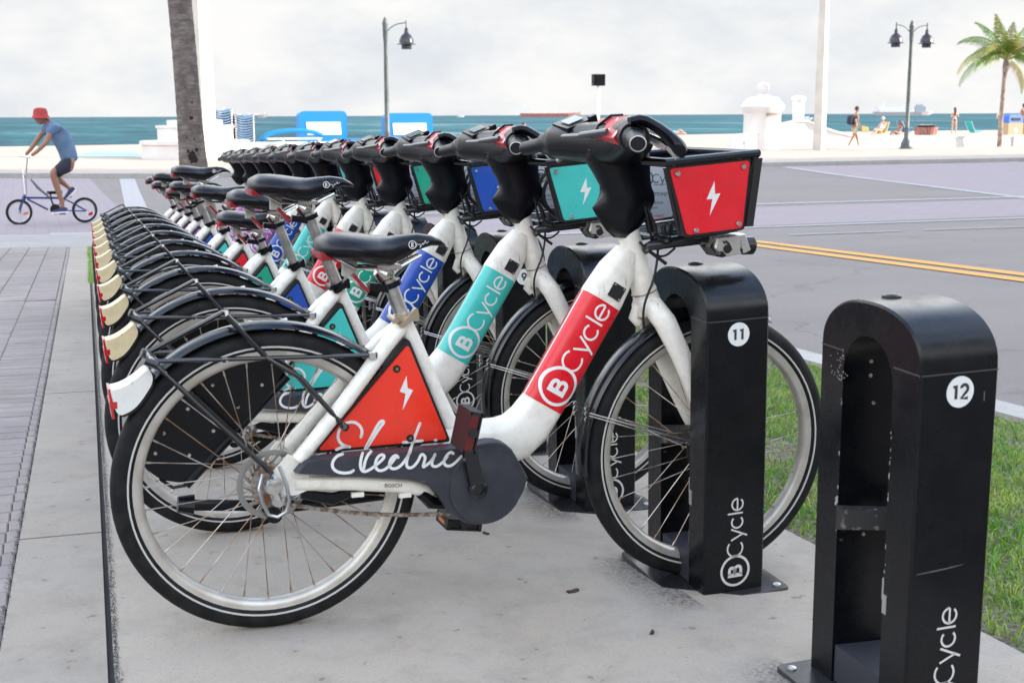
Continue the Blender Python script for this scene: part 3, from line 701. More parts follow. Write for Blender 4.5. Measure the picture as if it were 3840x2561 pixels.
# fork
q = MB(); q.tube([(.911, 0, .742), (.925, 0, .700), (.930, 0, .685)], [.0305, .034, .034], 18)
for s_ in (-1, 1):
    q.tube([(.905, s_ * .004, .722), (.920, s_ * .030, .705), (.945, s_ * .050, .668), (.985, s_ * .057, .592), (1.045, s_ * .056, .470), (1.085, s_ * .052, .385), (FX, s_ * .050, .345)], [.020, .027, .028, .025, .0225, .016, .012], 14, flat=.75)
    q.lathe([(.013, -.004), (.013, .004)], 12, (FX, s_ * .052, WR), 'y')
q.tube([(.895, -.0, .70), (.885, 0, .672), (.90, 0, .66)], .012, 8)
bk['fork'] = q.mesh('fork', WHITE, ang=60)
q = MB(); q.tube([(.912 + .0315 * math.cos(i * math.pi / 10) * .94, .0315 * math.sin(i * math.pi / 10), .7355 + .0315 * .33 * math.cos(i * math.pi / 10)) for i in range(20)], .0016, 5, closed=True)
bk['ring'] = q.mesh('headset_rust_ring', RST)
q = MB()
for s_ in (-1, 1):
    q.tube([(.757, s_ * .030, .452), (FX - .01, s_ * .046, .345)], .0020, 6); q.tube([(.755, s_ * .028, .446), (FX - .02, s_ * .046, .338)], .0018, 6)
    for z in (.462, .450, .436): q.lathe([(.006, -.004), (.006, .004)], 8, (.754, s_ * .034, z), 'y')
bk['fstay'] = q.mesh('fender_stay', CHR)
# downtube sticker and wordmark
ax = Vector((.5102, .8601)); nn_ = Vector((-.8601, .5102)); o0 = Vector((.6500, .4745))
def tubesurf(u, v, lift):
    t = min(abs(v) / .0535, .999); y = .035 * (1 - t ** 2.7) ** (1 / 2.7)
    p = o0 + ax * u + nn_ * v; s = 1 + lift / .0535
    return (o0 + ax * u + nn_ * v * (1 + lift / .06)).x, -(y + lift), (o0 + ax * u + nn_ * v * (1 + lift / .06)).y
def band(m_):
    rings = []
    for i in range(13):
        u = .0 + .2835 * i / 12
        rings.append([(p_[0], p_[1], p_[2]) for p_ in [tubesurf(u, v, .0007) for v in [-.0534 + .1068 * k / 26 for k in range(27)]]])
    v = [p for r in rings for p in r]; f = [(i * 27 + k, i * 27 + k + 1, (i + 1) * 27 + k + 1, (i + 1) * 27 + k) for i in range(12) for k in range(26)]
    far = [(a, -b, c) for a, b, c in v]
    return MB().add(v, f).add(far, f).mesh('colour_band', m_, ang=60)
bk['band'] = band
q = MB(); wordmark(q, lambda u, v: tubesurf(u, v, .0016), 1.0); bk['word'] = q.mesh('band_lettering', LET, False)
q = MB(); c0 = Vector((.822, .742))
pl4 = [(c0 + ax * a * .0175 + nn_ * b * .0175) for a, b in ((-1, -1), (1, -1), (1, 1), (-1, 1))]
q.prism([tuple(p) for p in pl4], -.0375, -.030); bk['badge'] = q.mesh('badge_plate', PLB, False)
q = MB()
for a, b in ((-1, -1), (1, -1), (1, 1), (-1, 1)): p = c0 + ax * a * .0135 + nn_ * b * .0135; q.lathe([(.0022, 0), (.0022, -.002)], 8, (p.x, -.0375, p.y), 'y')
bk['badges'] = q.mesh('badge_screw', SCUF)
# triangle panel
tri = rpoly([(.309, .638), (.102, .4085), (.404, .4125)], .010)
tri_b = rpoly([(.311, .652), (.082, .4015), (.413, .4055)], .010)
bk['tri'] = lambda m_: MB().prism(tri, -.036, -.030, .0012).mesh('side_panel', m_)
bk['trib'] = MB().prism(tri_b, -.031, .031).mesh('panel_backing', PLB)
def boltpoly(pts, y0): return MB().prism(pts, y0 - .0006, y0 + .0006)
bk['boltsm'] = boltpoly([(.305, .567), (.289, .532), (.303, .526), (.296, .489), (.320, .533), (.307, .539)], -.0364).mesh('lightning_emblem', LET, False)
q = MB()
for x, z in ((.282, .584), (.164, .458), (.314, .422)):
    q.lathe([(.0088, -.0010), (.0088, .0006)], 16, (x, -.0364, z), 'y')
bk['holes'] = q.mesh('bolt_recess', PLB, False)
q = MB()
for x, z in ((.282, .584), (.164, .458), (.314, .422)): q.lathe([(.0038, -.0018), (.0038, 0)], 8, (x, -.0372, z), 'y')
bk['screws'] = q.mesh('panel_screw', mat('screw_brass', (.3, .26, .14), .4, metal=.8))
# chain and motor cover
cov = smooth_path([(.040, .3765), (.058, .398), (.076, .4025), (.174, .4055), (.30, .4065), (.405, .4060), (.450, .4100), (.500, .4150), (.535, .4030), (.560, .362), (.583, .322)], 1) + smooth_path([(.583, .322), (.572, .285), (.550, .254), (.520, .232), (.485, .221), (.452, .219), (.420, .232), (.392, .255), (.372, .285), (.352, .318), (.322, .3400), (.20, .3560), (.10, .3680), (.040, .3765)], 1)[1:-1]
q = MB().prism(cov, -.094, -.050, .006); q.lathe([(.090, -.094), (.088, -.0985), (.060, -.0995), (.050, -.103), (.030, -.1035), (.001, -.1035)], 40, (.478, 0, .311), 'y')
bk['cover'] = q.mesh('chain_cover', SLA, ang=30)
q = MB().prism([(.41, .385), (.50, .39), (.55, .375), (.580, .34), (.575, .30), (.53, .24), (.42, .26)], -.052, .085, .004); bk['motor'] = q.mesh('motor_housing', PLA, ang=40)
# script word 'Electric' over panel and cover, traced as strokes
def g6(x, y): return (1150 + .4464 * x, 1400 + .4464 * y)
C0 = Vector((-0.45167, -2.75251, 1.13642)); SLP = .023
def bp(uv, yp):
    u, v = uv; d = fwd + rgt * ((u - 1920) / 4777.1) + upv * ((1280.5 - v) / 4777.1); t = (yp - C0.y) / d.y; P = C0 + d * t
    return (P.x * math.cos(SLP) - P.z * math.sin(SLP), P.x * math.sin(SLP) + P.z * math.cos(SLP))
SC_P = [[(455, 535), (468, 490), (455, 450), (420, 415), (370, 405), (310, 425), (270, 480), (260, 540), (285, 590), (330, 612), (362, 617)], [(350, 614), (300, 618), (250, 640)],
        [(505, 625), (560, 540), (615, 455), (650, 412), (640, 395), (612, 408), (575, 470), (530, 560), (492, 630)], [(952, 420), (920, 500), (885, 603)], [(812, 579), (970, 565)], [(1080, 560), (1086, 560)]]
SC_C = [[(300, 678), (255, 690), (217, 740), (215, 790), (250, 825), (310, 838), (370, 832), (392, 815)],
        [(470, 668), (453, 730), (450, 790), (475, 828), (520, 815), (570, 780), (630, 730), (655, 700), (640, 680), (605, 690), (577, 740), (577, 790), (605, 818), (650, 812), (690, 780), (745, 710)],
        [(540, 655), (510, 690), (490, 740), (478, 800)], [(768, 705), (752, 685), (720, 700), (692, 750), (702, 795), (742, 803), (790, 778), (835, 720), (872, 655)],
        [(880, 615), (850, 700), (835, 760), (850, 795), (890, 790), (935, 740), (962, 675), (985, 685), (998, 705), (985, 750), (975, 790), (1000, 775), (1045, 740), (1078, 685)],
        [(1078, 680), (1052, 740), (1052, 775), (1090, 785), (1140, 750), (1180, 700)], [(1232, 672), (1210, 657), (1172, 690), (1150, 740), (1165, 775), (1210, 778), (1255, 745), (1300, 695)]]
for key, strokes, yp in (('scriptP', SC_P, -.0366), ('scriptC', SC_C, -.0946)):
    q = MB()
    for st in strokes: ribbon(q, smooth_path([bp(g6(*p), yp) for p in st], 2), .0067, lambda a, b, yp=yp: (a, yp, b))
    bk[key] = q.mesh('script_lettering', LET, False)
def textmesh(s, size, m_, name='print'):
    cu = bpy.data.curves.new(name, 'FONT'); cu.body = s; cu.size = size; cu.resolution_u = 2; o = bpy.data.objects.new(name, cu); COL.objects.link(o)
    dg = bpy.context.evaluated_depsgraph_get(); me = bpy.data.meshes.new_from_object(o.evaluated_get(dg)); bpy.data.objects.remove(o)
    me.materials.clear(); me.materials.append(m_); me.transform(Matrix.Rotation(R(90), 4, 'X')); return me
bk['bosch'] = textmesh('BOSCH', .0125, TXT)
# cranks, pedals
q = MB(); q.loft([[(.450 + dx, y, .313 + dz) for dx, dz, y in ((-.018, -.006, -.112), (.018, .006, -.112), (.016, .006, -.128), (-.016, -.006, -.128))], [(.421 + dx, y, .430 + dz) for dx, dz, y in ((-.015, -.005, -.116), (.015, .005, -.116), (.013, .005, -.130), (-.013, -.005, -.130))], [(.410 + dx, y, .470 + dz) for dx, dz, y in ((-.013, -.004, -.118), (.013, .004, -.118), (.011, .004, -.130), (-.011, -.004, -.130))]])
q.lathe([(.021, -.108), (.022, -.124), (.017, -.130), (.010, -.131), (.009, -.126), (.001, -.126)], 20, (.450, 0, .313), 'y')
bk['crankR'] = q.mesh('crank_arm', BLK, ang=40)
q = MB(); q.tube([(.450, .100, .313), (.500, .115, .155)], .013, 10, flat=.6); bk['crankL'] = q.mesh('crank_arm', BLK)
def pedal(cx, cz, y0, y1, rot, m2):
    mb = MB(); rt = Matrix.Rotation(rot, 3, 'Y')
    for dz in (-.0125, .0125): mb.box((cx + (rt @ Vector((0, 0, dz))).x, (y0 + y1) / 2, cz + (rt @ Vector((0, 0, dz))).z), (.092, abs(y1 - y0), .004), rt)
    for dx in (-.042, .042): mb.box((cx + (rt @ Vector((dx, 0, 0))).x, (y0 + y1) / 2, cz + (rt @ Vector((dx, 0, 0))).z), (.008, abs(y1 - y0), .028), rt)
    for k in range(4): mb.box((cx, y0 + (y1 - y0) * (.1 + .27 * k), cz), (.086, .005, .026), rt)
    mb.lathe([(.011, min(y0, y1) - .004), (.011, max(y0, y1))], 12, (cx, 0, cz), 'y'); return mb
bk['pedR'] = pedal(.400, .472, -.225, -.138, R(-78), None).mesh('pedal', mat('pedal_black', (.012, .012, .013), .5))
q = MB(); rt = Matrix.Rotation(R(-78), 3, 'Y')
for y in (-.139, -.224): q.box((.400 - .004, y, .472), (.078, .003, .020), rt)
bk['pedRr'] = q.mesh('pedal_reflector', mat('dark_red_plastic', (.10, .008, .010), .35), False)
bk['pedL'] = pedal(.506, .145, .135, .225, R(8), None).mesh('pedal', MATS['pedal_black'])
q = MB(); q.box((.461, .18, .145), (.003, .045, .018)); bk['pedLr'] = q.mesh('pedal_reflector', ORG, False)
# drivetrain at the rear hub
q = MB(); q.tube([(.007, -.085, .394), (.020, -.100, .352), (.024, -.104, .322), (.017, -.104, .297), (-.001, -.102, .286), (-.020, -.102, .292), (-.032, -.103, .318), (-.040, -.100, .352), (-.030, -.085, .378)], .0042, 8)
bk['guard'] = q.mesh('derailleur_guard', mat('guard_steel', (.45, .47, .50), .3, metal=.9))
q = MB(); q.lathe([(.001, -.108), (.016, -.104), (.022, -.092), (.020, -.078), (.012, -.070)], 18, (-.008, 0, .352), 'y'); q.lathe([(.001, -.104), (.014, -.100), (.017, -.090), (.014, -.078)], 16, (.002, 0, .320), 'y')
q.tube([(-.008, -.09, .35), (.003, -.09, .318)], .014, 12); bk['derail'] = q.mesh('hub_gear_cap', CHR)
q = MB()
for r_, y in ((.052, -.046), (.046, -.051), (.040, -.056)):
    prof = [];
    for i in range(44):
        t = 2 * math.pi * i / 44; rr = r_ if i % 2 else r_ - .004; prof.append((rr * math.cos(t), rr * math.sin(t) + WR))
    q.prism(prof, y - .001, y + .001)
bk['sprocket'] = q.mesh('sprocket', RST, False)
q = MB()
def chain(a, b, pitch=.0127):
    A, B = Vector(a), Vector(b); L_ = (B - A).length; d = (B - A) / L_; n = int(L_ / pitch)
    for i in range(n):
        p = A + d * (i * pitch); sag = -.012 * math.sin(math.pi * i / n)
        w = .0042 if i % 2 else .0026
        for s_ in (-1, 1): q.box((p.x + pitch / 2, p.y + s_ * w, p.z + sag + d.z * pitch / 2), (pitch * .92, .0012, .0075), Matrix.Rotation(-math.atan2(d.z, d.x), 3, 'Y'))
        q.lathe([(.0042, -w), (.0042, w)], 8, (p.x, p.y, p.z + sag), 'y')
chain((.015, -.052, .300), (.405, -.056, .242)); bk['chain'] = q.mesh('chain', mat('chain_steel', (.42, .39, .35), .4, metal=.85, col2=(.2, .12, .07), nscale=70), False)
q = MB(); q.tube([(.06, -.055, .318), (.13, -.052, .300), (.20, -.050, .318)], [.010, .015, .008], 8, flat=.6); q.tube([(.20, -.055, .318), (.33, -.055, .305), (.40, -.04, .275)], .0035, 6)
q.tube([(.335, -.052, .298), (.362, -.05, .270), (.40, -.05, .262)], [.014, .016, .012], 8); q.lathe([(.017, -.06), (.017, -.045)], 14, (.0, 0, .275), 'y'); bk['arm'] = q.mesh('derailleur_arm', PLA)
q = MB()
for x in (.185, .295): q.box((x, -.060, .308 - (x - .185) * .1), (.028, .012, .010))
bk['guide'] = q.mesh('cable_guide', WHITE, False)
# far-side panel behind the wheel
sk_ = [(-.275, .400), (-.255, .360), (-.225, .335), (-.183, .325), (-.128, .360), (-.033, .450), (.027, .525), (.060, .580), (.02, .660), (-.09, .665), (-.19, .600), (-.262, .500)]
bk['skirt'] = MB().prism(sk_, .085, .105, .004).mesh('battery_guard', PLA)
q = MB()
for x, z in ((-.109, .545), (.001, .539), (-.164, .494), (-.054, .492), (-.217, .442), (-.109, .44), (-.236, .398), (-.163, .388)): q.lathe([(.0045, 0), (.0035, -.003), (.001, -.0035)], 10, (x, .085, z), 'y')
bk['skrv'] = q.mesh('guard_rivet', SCUF)
q = MB(); q.tube([(.060, .098, .555), (-.172, .092, .318)], .0115, 10); q.tube([(-.172, .09, .318), (-.20, .09, .315), (-.225, .09, .335), (-.232, .09, .37)], .004, 8)
q.tube([(-.158, .10, .268), (.08, .10, .245), (.36, .09, .262)], [.013, .014, .016], 10, flat=.6); q.tube([(-.19, .1, .272), (-.155, .1, .268)], [.018, .024], 10); bk['kick'] = q.mesh('kickstand', PLA)
# saddle group (raised per bicycle)
q = MB(); secs = []
pts = [(.107, .850, .862, .008), (.112, .834, .878, .050), (.135, .832, .889, .082), (.170, .829, .890, .092), (.205, .822, .887, .088), (.240, .814, .882, .070), (.270, .812, .879, .050), (.300, .826, .882, .036), (.335, .846, .885, .028), (.368, .856, .881, .024), (.392, .856, .870, .018), (.404, .852, .860, .006)]
for x, z0, z1, w in pts:
    ring = []
    for u, v in se_ring(w, (z1 - z0) / 2, 2.5, 22):
        drop = (abs(u) / max(w, .001)) ** 2.2 * (z1 - z0) * .12
        ring.append((x, u, (z0 + z1) / 2 + v - (drop if v > 0 else 0)))
    secs.append(ring)
q.loft(secs); bk['saddle'] = q.mesh('saddle', SAD, ang=70)
q = MB(); q.lathe([(.012, 0), (.010, -.003)], 12, (.0, 0, 0), 'y')
q = MB(); ribbon(q, [(.318 + .0085 * math.cos(i * math.pi / 8), .862 + .0085 * math.sin(i * math.pi / 8)) for i in range(17)], .0015, lambda a, b: (a, -.0345 + (b - .862) * .15, b), False)
ribbon(q, [(.3155, .857), (.3165, .867)], .0022, lambda a, b: (a, -.0350, b), False); ribbon(q, smooth_path([(.3165, .867), (.321, .865), (.317, .862), (.322, .859), (.3155, .857)], 1), .0015, lambda a, b: (a, -.0350, b), False)
ribbon(q, smooth_path([(.330, .858), (.327, .861), (.330, .865), (.333, .860), (.336, .865), (.338, .860), (.337, .853), (.341, .862), (.345, .866), (.343, .861), (.347, .863), (.350, .872), (.351, .863), (.355, .867), (.353, .864), (.358, .868)], 1), .0011, lambda a, b: (a, -.0322 + (a - .318) * .13, b), False)
bk['sadlogo'] = q.mesh('saddle_lettering', LET, False)
q = MB(); q.prism([(.1085, .836), (.1075, .850), (.120, .851), (.138, .842), (.138, .833), (.112, .831)], -.055, .055, .003); q.prism([(.182, .794), (.188, .800), (.222, .762), (.216, .756)], -.030, .030); bk['sadlight'] = q.mesh('saddle_reflector', mat('dark_red_reflector', (.28, .006, .010), .25, coat=.5))
q = MB()
for s_ in (-1, 1): q.tube([(.155, s_ * .030, .832), (.19, s_ * .024, .812), (.29, s_ * .022, .810), (.345, s_ * .012, .836)], .0036, 6)
q.tube([(.247, 0, .806), (.262, 0, .797), (.279, 0, .790)], [.016, .026, .017], 14); q.box((.268, 0, .812), (.055, .052, .010)); bk['rails'] = q.mesh('saddle_clamp', CHR)
q = MB(); q.box((.183, 0, .812), (.030, .026, .040)); bk['hook'] = q.mesh('light_mount', mat('translucent_grey', (.45, .45, .42), .4), False)
q = MB(); q.tube([(.279, 0, .778), (.284, 0, .766)], .0205, 16); q.box((.248, -.004, .765), (.045, .018, .018), Matrix.Rotation(R(8), 3, 'Y')); bk['collar'] = q.mesh('reflector_strap', PLA)
q = MB(); q.tube([(.262, 0, .805), (.3085, 0, .690)], .0165, 18)   # lengthened copies are scaled from this one
# champagne clamp with lever
q2 = MB(); q2.tube([(.298, 0, .703), (.306, 0, .686)], .0235, 18); q2.lathe([(.007, -.030), (.007, .030)], 10, (.283, 0, .693), 'y')
q2.prism(smooth_path([(.286, .684), (.300, .690), (.318, .712), (.330, .724), (.335, .700), (.334, .690), (.318, .692), (.302, .678), (.290, .678)], 1), -.036, -.022); bk['qr'] = q2.mesh('seat_clamp', GLD)
bk['qrb'] = q2.mesh('seat_clamp', PLA)
# cockpit
q = MB(); secs = []
for z, x0, x1, w, e in [(.868, .826, .872, .020, 2), (.885, .806, .882, .032, 2.3), (.905, .790, .900, .040, 2.4), (.922, .778, .912, .044, 2.4), (.938, .768, .920, .046, 2.3), (.955, .781, .926, .047, 2.4), (.972, .792, .924, .047, 2.5), (.99, .791, .915, .046, 2.5), (1.02, .772, .910, .050, 2.5), (1.05, .752, .908, .056, 2.6), (1.075, .746, .900, .060, 2.7), (1.095, .760, .885, .060, 2.7), (1.108, .785, .868, .050, 2.4)]:
    ring = []
    cx = (x0 + x1) / 2; a = (x1 - x0) / 2
    for u, v in se_ring(a, w, e, 28):
        nose = 1.0
        if u < 0 and z < .965: nose = 1 - .62 * (abs(u) / a) ** 1.6      # the rearward beak narrows
        ring.append((cx + u, v * nose, z))
    secs.append(ring)
q.loft(secs); bk['housing'] = q.mesh('cockpit_housing', PLA, ang=75)
q = MB(); secs = []
for y, x, z, a, b in [(-.215, .768, 1.108, .026, .026), (-.200, .772, 1.110, .034, .034), (-.16, .798, 1.108, .046, .046), (-.10, .808, 1.094, .055, .050), (-.03, .808, 1.090, .060, .053), (.04, .798, 1.090, .061, .050), (.10, .780, 1.090, .056, .046), (.15, .764, 1.092, .052, .047), (.19, .754, 1.088, .040, .038), (.205, .750, 1.087, .026, .026)]:
    secs.append([(x + u, y, z + v) for u, v in se_ring(a, b, 2.5, 20)])
q.loft(secs); bk['console'] = q.mesh('handlebar_console', PLA, ang=75)
q = MB(); rt = Matrix.Rotation(R(-22), 3, 'Y') @ Matrix.Rotation(R(8), 3, 'X')
q.box((.762, .112, 1.132), (.070, .085, .018), rt); q.box((.796, .070, 1.140), (.018, .014, .030), rt); bk['pod'] = q.mesh('display_pod', PLA, False)
q = MB(); q.box((.757, .108, 1.1425), (.042, .048, .0015), rt); bk['lcd'] = q.mesh('display_screen', LCD, False)
# red instruction plate on the console
rp0, rp1, rp2, rp3 = Vector((.748, .005, 1.108)), Vector((.786, .005, 1.147)), Vector((.780, -.168, 1.153)), Vector((.738, -.168, 1.103))
def quadslab(a, b, c, d, th):
    n_ = (b - a).cross(d - a).normalized(); n_ = n_ if n_.z > 0 else -n_
    return MB().loft([[p - n_ * th for p in (a, b, c, d)], [p for p in (a, b, c, d)]]), n_
q, nr = quadslab(rp0, rp1, rp2, rp3, .030); bk['rplate'] = q.mesh('instruction_plate', mat('red_decal', (.55, .02, .035), .35, coat=.3), False)
def onplate(u, v, l=.0006): a = rp0.lerp(rp3, u); b = rp1.lerp(rp2, u); return tuple(a.lerp(b, v) + nr * l)
q = MB()
for u0, u1, v0, v1 in ((.60, .66, .30, .92), (.93, .995, .05, .98)): q.add([onplate(u0, v0), onplate(u1, v0), onplate(u1, v1), onplate(u0, v1)], [(0, 1, 2, 3)])
bk['rprint'] = q.mesh('plate_print', mat('white_print', (.7, .7, .7), .5), False)
q = MB(); q.tube([onplate(.36, -.15, .003), onplate(.22, .5, .004), onplate(.36, 1.05, .003), onplate(.6, 1.15, -.004)], .0032, 6); bk['strap'] = q.mesh('cable_loop', PLA)
q = MB(); q.tube([(.712, -.045, 1.108), (.745, -.12, 1.118)], .0065, 8); q.tube([(.70, .03, 1.103), (.76, -.145, 1.112)], .0055, 8); bk['rod'] = q.mesh('phone_rail', mat('brushed_dark_rod', (.16, .16, .17), .3, metal=.7))
GRP = mat('grip_rubber', (.004, .005, .009), .36, spec=.35, bump=.2, bscale=800)
q = MB(); q.tube([(.775, -.190, 1.112), (.768, -.210, 1.110), (.757, -.235, 1.106)], [.036, .037, .033], 22); q.tube([(.757, -.232, 1.106), (.745, -.262, 1.1035)], [.028, .023], 20); q.tube([(.747, -.255, 1.104), (.730, -.300, 1.099), (.712, -.345, 1.094)], [.0225, .0195, .0175], 18); q.tube([(.7125, -.343, 1.094), (.711, -.347, 1.0938)], [.0190, .0185], 18); bk['gripsN'] = q.mesh('hand_grip', GRP, ang=40)
q = MB(); q.tube([(.750, .190, 1.088), (.742, .235, 1.083)], [.029, .0275], 18); q.tube([(.744, .225, 1.084), (.721, .325, 1.069)], [.0195, .0175], 18); bk['gripsF'] = q.mesh('hand_grip', GRP, ang=40)
q = MB(); q.tube([(.7105 + .0160 * math.cos(i * math.pi / 9), -.3475 + .0160 * math.cos(i * math.pi / 9) * -.38, 1.094 + .0160 * math.sin(i * math.pi / 9)) for i in range(18)], .0013, 5, closed=True); bk['gripring'] = q.mesh('grip_end_ring', SCUF)
q = MB()
q.tube(smooth_path([(.738, -.245, 1.140), (.765, -.250, 1.146), (.795, -.262, 1.130), (.822, -.280, 1.106), (.832, -.300, 1.088), (.826, -.315, 1.078)], 1), [.009, .010, .011, .012, .012, .013, .014, .015, .016, .016, .014, .009], 12, flat=1.5); bk['leverN'] = q.mesh('brake_lever', PLA)
q = MB(); q.tube([(.752, .21, 1.108), (.79, .235, 1.10), (.82, .275, 1.07), (.822, .30, 1.055)], [.012, .013, .012, .009], 10, flat=1.3); bk['leverF'] = q.mesh('brake_lever', PLA)
q = MB(); q.tube([(.790, -.235, 1.108), (.812, -.252, 1.094), (.822, -.262, 1.086)], [.009, .012, .008], 8); q.tube([(.822, -.262, 1.088), (.845, -.275, 1.066)], [.006, .010], 8); q.tube([(.80, .26, 1.07), (.812, .29, 1.05), (.81, .31, 1.04)], [.004, .006, .008], 8); bk['leverm'] = q.mesh('lever_bracket', CHR)
# basket
BY = .170
q = MB()
for s_ in (-1, 1):
    q.tube([(.850, s_ * .10, 1.052), (.868, s_ * BY, 1.050), (1.105, s_ * BY, 1.073)], .0105, 10)
    q.tube([(.915, s_ * .12, .872), (1.088, s_ * .12, .896)], .0085, 8)
    q.tube([(1.099, s_ * BY, 1.066), (1.082, s_ * (BY - .03), .903)], .009, 8)
    q.tube([(.872, s_ * (BY - .008), 1.04), (.928, s_ * (BY - .03), .884)], .006, 8)
q.tube([(1.105, -BY, 1.073), (1.105, BY, 1.073)], .0105, 10); q.tube([(.85, -.10, 1.052), (.85, .10, 1.052)], .009, 8); q.tube([(1.088, -.12, .896), (1.088, .12, .896)], .0085, 8); q.tube([(.915, -.12, .872), (.915, .12, .872)], .0085, 8)
for i in range(7): y = -.105 + .035 * i; q.tube([(.915, y, .874), (1.088, y, .898)], .0035, 6)
bk['basket'] = q.mesh('basket_frame', BLK)
pnl = rpoly([(.877, 1.036), (1.083, 1.057), (1.072, .902), (.927, .887)], .009); pnlb = rpoly([(.871, 1.040), (1.089, 1.063), (1.079, .897), (.921, .881)], .009)
bk['bp'] = lambda m_: MB().prism(pnl, -.1755, -.1725).mesh('basket_side_panel', m_, False)
bk['bp2'] = lambda m_: MB().prism(pnl, .1725, .1755).mesh('basket_side_panel', m_, False)
q = MB().prism(pnlb, -.1725, -.1685); q.prism([(1.094, 1.061), (1.114, 1.063), (1.098, .906), (1.079, .905)], -.180, -.166); q.prism(pnlb, .1705, .1725); q.loft([[(1.108, -.165, 1.064), (1.108, .165, 1.064), (1.100, .165, 1.064), (1.100, -.165, 1.064)], [(1.091, -.150, .905), (1.091, .150, .905), (1.083, .150, .905), (1.083, -.150, .905)]]); bk['bpb'] = q.mesh('basket_backing', PLB, False)
bk['bbolt'] = boltpoly([(.992, 1.009), (.974, .968), (.989, .969), (.984, .932), (1.009, .982), (.995, .980)], -.1760).mesh('lightning_emblem', LET, False)
q = MB()
for x, z in ((.897, 1.026), (1.066, 1.043), (1.060, .912), (.950, .898)): q.lathe([(.0065, -.1785), (.0055, -.1805), (.001, -.1808)], 12, (x, 0, z), 'y')
bk['bscrew'] = q.mesh('panel_screw', CHR)
bk['info'] = MB().prism([(.885, 1.034), (1.080, 1.052), (1.070, .904), (.930, .884)], .1678, .1703).mesh('info_sheet', GRYP, False)
q = MB(); wordmark(q, lambda u, v: (.968 + u, .1672, 1.0 + v), .42); bk['iword'] = q.mesh('info_lettering', TXT, False)
INFO = [('BROWARD', .0062, 1.0145, .983, TXT), ('QUESTIONS?', .0125, .985, .957, TXT), ('browardbcycle', .0095, .985, .937, TXT), ('bcycle.com', .0095, .985, .924, TXT), ('BCYCLE E-BIKES', .0085, .985, .903, TXR), ('BOARDWALK', .0085, .99, .893, TXR)]
bk['info_t'] = [(textmesh(s, sz, m_), (x, .1672, z)) for s, sz, x, z, m_ in INFO]
q = MB(); q.prism([(1.031, .876), (1.107, .884), (1.124, .846), (1.112, .839), (1.046, .829), (1.025, .852)], -.135, -.06, .004); bk['lamp'] = q.mesh('headlight_bracket', SCUF, ang=30)
q = MB(); q.lathe([(.016, 0), (.022, .002), (.022, .026), (.018, .030), (.001, .027)], 20, (1.120, -.098, .853), 'x'); bk['lamph'] = q.mesh('headlight', LENS); q = MB(); q.lathe([(.011, -.1365), (.009, -.1370), (.008, -.1345), (.001, -.1345)], 14, (1.058, 0, .850), 'y'); bk['lampl'] = q.mesh('headlight_lens', LENS)
q = MB(); q.tube([(.905, 0, .835), (.90, -.05, .852), (.93, -.07, .858), (1.05, -.09, .872)], .012, 10); q.tube([(.88, .05, .86), (1.05, .07, .875)], .010, 8)
q.tube([(.925, -.06, .90), (.93, -.065, .868), (.955, -.07, .862)], .007, 8); q.tube([(.955, -.09, .877), (.985, -.11, .905)], .006, 8); bk['carrier'] = q.mesh('basket_carrier', mat('chipped_black_tube', (.014, .015, .018), .3, col2=(.40, .38, .34), nscale=26, lo=.64, hi=.67))
# cables
q = MB()
q.tube(smooth_path([(.905, -.030, .93), (.925, -.045, .86), (.917, -.045, .775), (.893, -.048, .726), (.888, -.045, .690), (.899, -.032, .650)], 2), .0030, 6)
rg = random.Random(3)
for i in range(7):
    x0 = .885 + .006 * i; y0 = -.04 + .012 * i; q.tube(smooth_path([(x0, y0, .945), (x0 + .02 + rg.uniform(-.01, .02), y0 + rg.uniform(-.03, .02), .885), (x0 + .015 + rg.uniform(0, .03), y0 + rg.uniform(-.03, .03), .845 + rg.uniform(-.015, .01)), (x0 + .05 + rg.uniform(0, .04), y0 + rg.uniform(-.02, .02), .862), (x0 + .07, y0, .90)], 2), .0027, 6)
q.tube(smooth_path([(.88, -.03, .86), (.90, -.045, .835), (.935, -.05, .822), (.965, -.05, .845)], 2), .003, 6); q.tube([(.900, -.045, .838), (.942, -.052, .808)], .0045, 6); bk['cables'] = q.mesh('cables', PLB)
q = MB(); q.tube([(1.0 + .075 * math.cos(i * math.pi / 12), .02, .965 + .07 * math.sin(i * math.pi / 12)) for i in range(24)], .006, 8, closed=True); q.tube([(.985 + .065 * math.cos(i * math.pi / 12), -.03, .955 + .065 * math.sin(i * math.pi / 12)) for i in range(24)], .006, 8, closed=True); bk['lock'] = q.mesh('coiled_cable_lock', PLB)

SADDZ = [0, .12, .065, -.035, .055, .14, .05, 0.0, .09, .02, .045]
CACHE = {}
def cm(key, colour): # mesh of a coloured part, shared between bicycles of one colour
    k = (key, colour)
    if k not in CACHE: CACHE[k] = bk[key](PAN[colour])
    return CACHE[k]
CACHE[('flap', 0)] = bk['flap'](WFL); CACHE[('flap', 1)] = bk['flap'](CRM)
BLAB = ['white electric bicycle nearest the camera, red basket panel and orange-red Electric panel', 'white electric bicycle with teal panels and high saddle, second from the camera', 'white electric bicycle with blue panels, third from the camera',
        'white electric bicycle with green panels and lowest saddle, fourth from the camera', 'white electric bicycle with red basket panel between the green and second teal ones', 'white electric bicycle with teal panels and very high saddle, sixth from the camera',
        'white electric bicycle with blue panels in front of the three purple ones', 'white electric bicycle with purple panels, nearest of the three purple ones', 'white electric bicycle with purple panels, middle of the three purple ones', 'white electric bicycle with purple panels, farthest of the three purple ones', 'white electric bicycle at the far end of the row, orange-red panels']
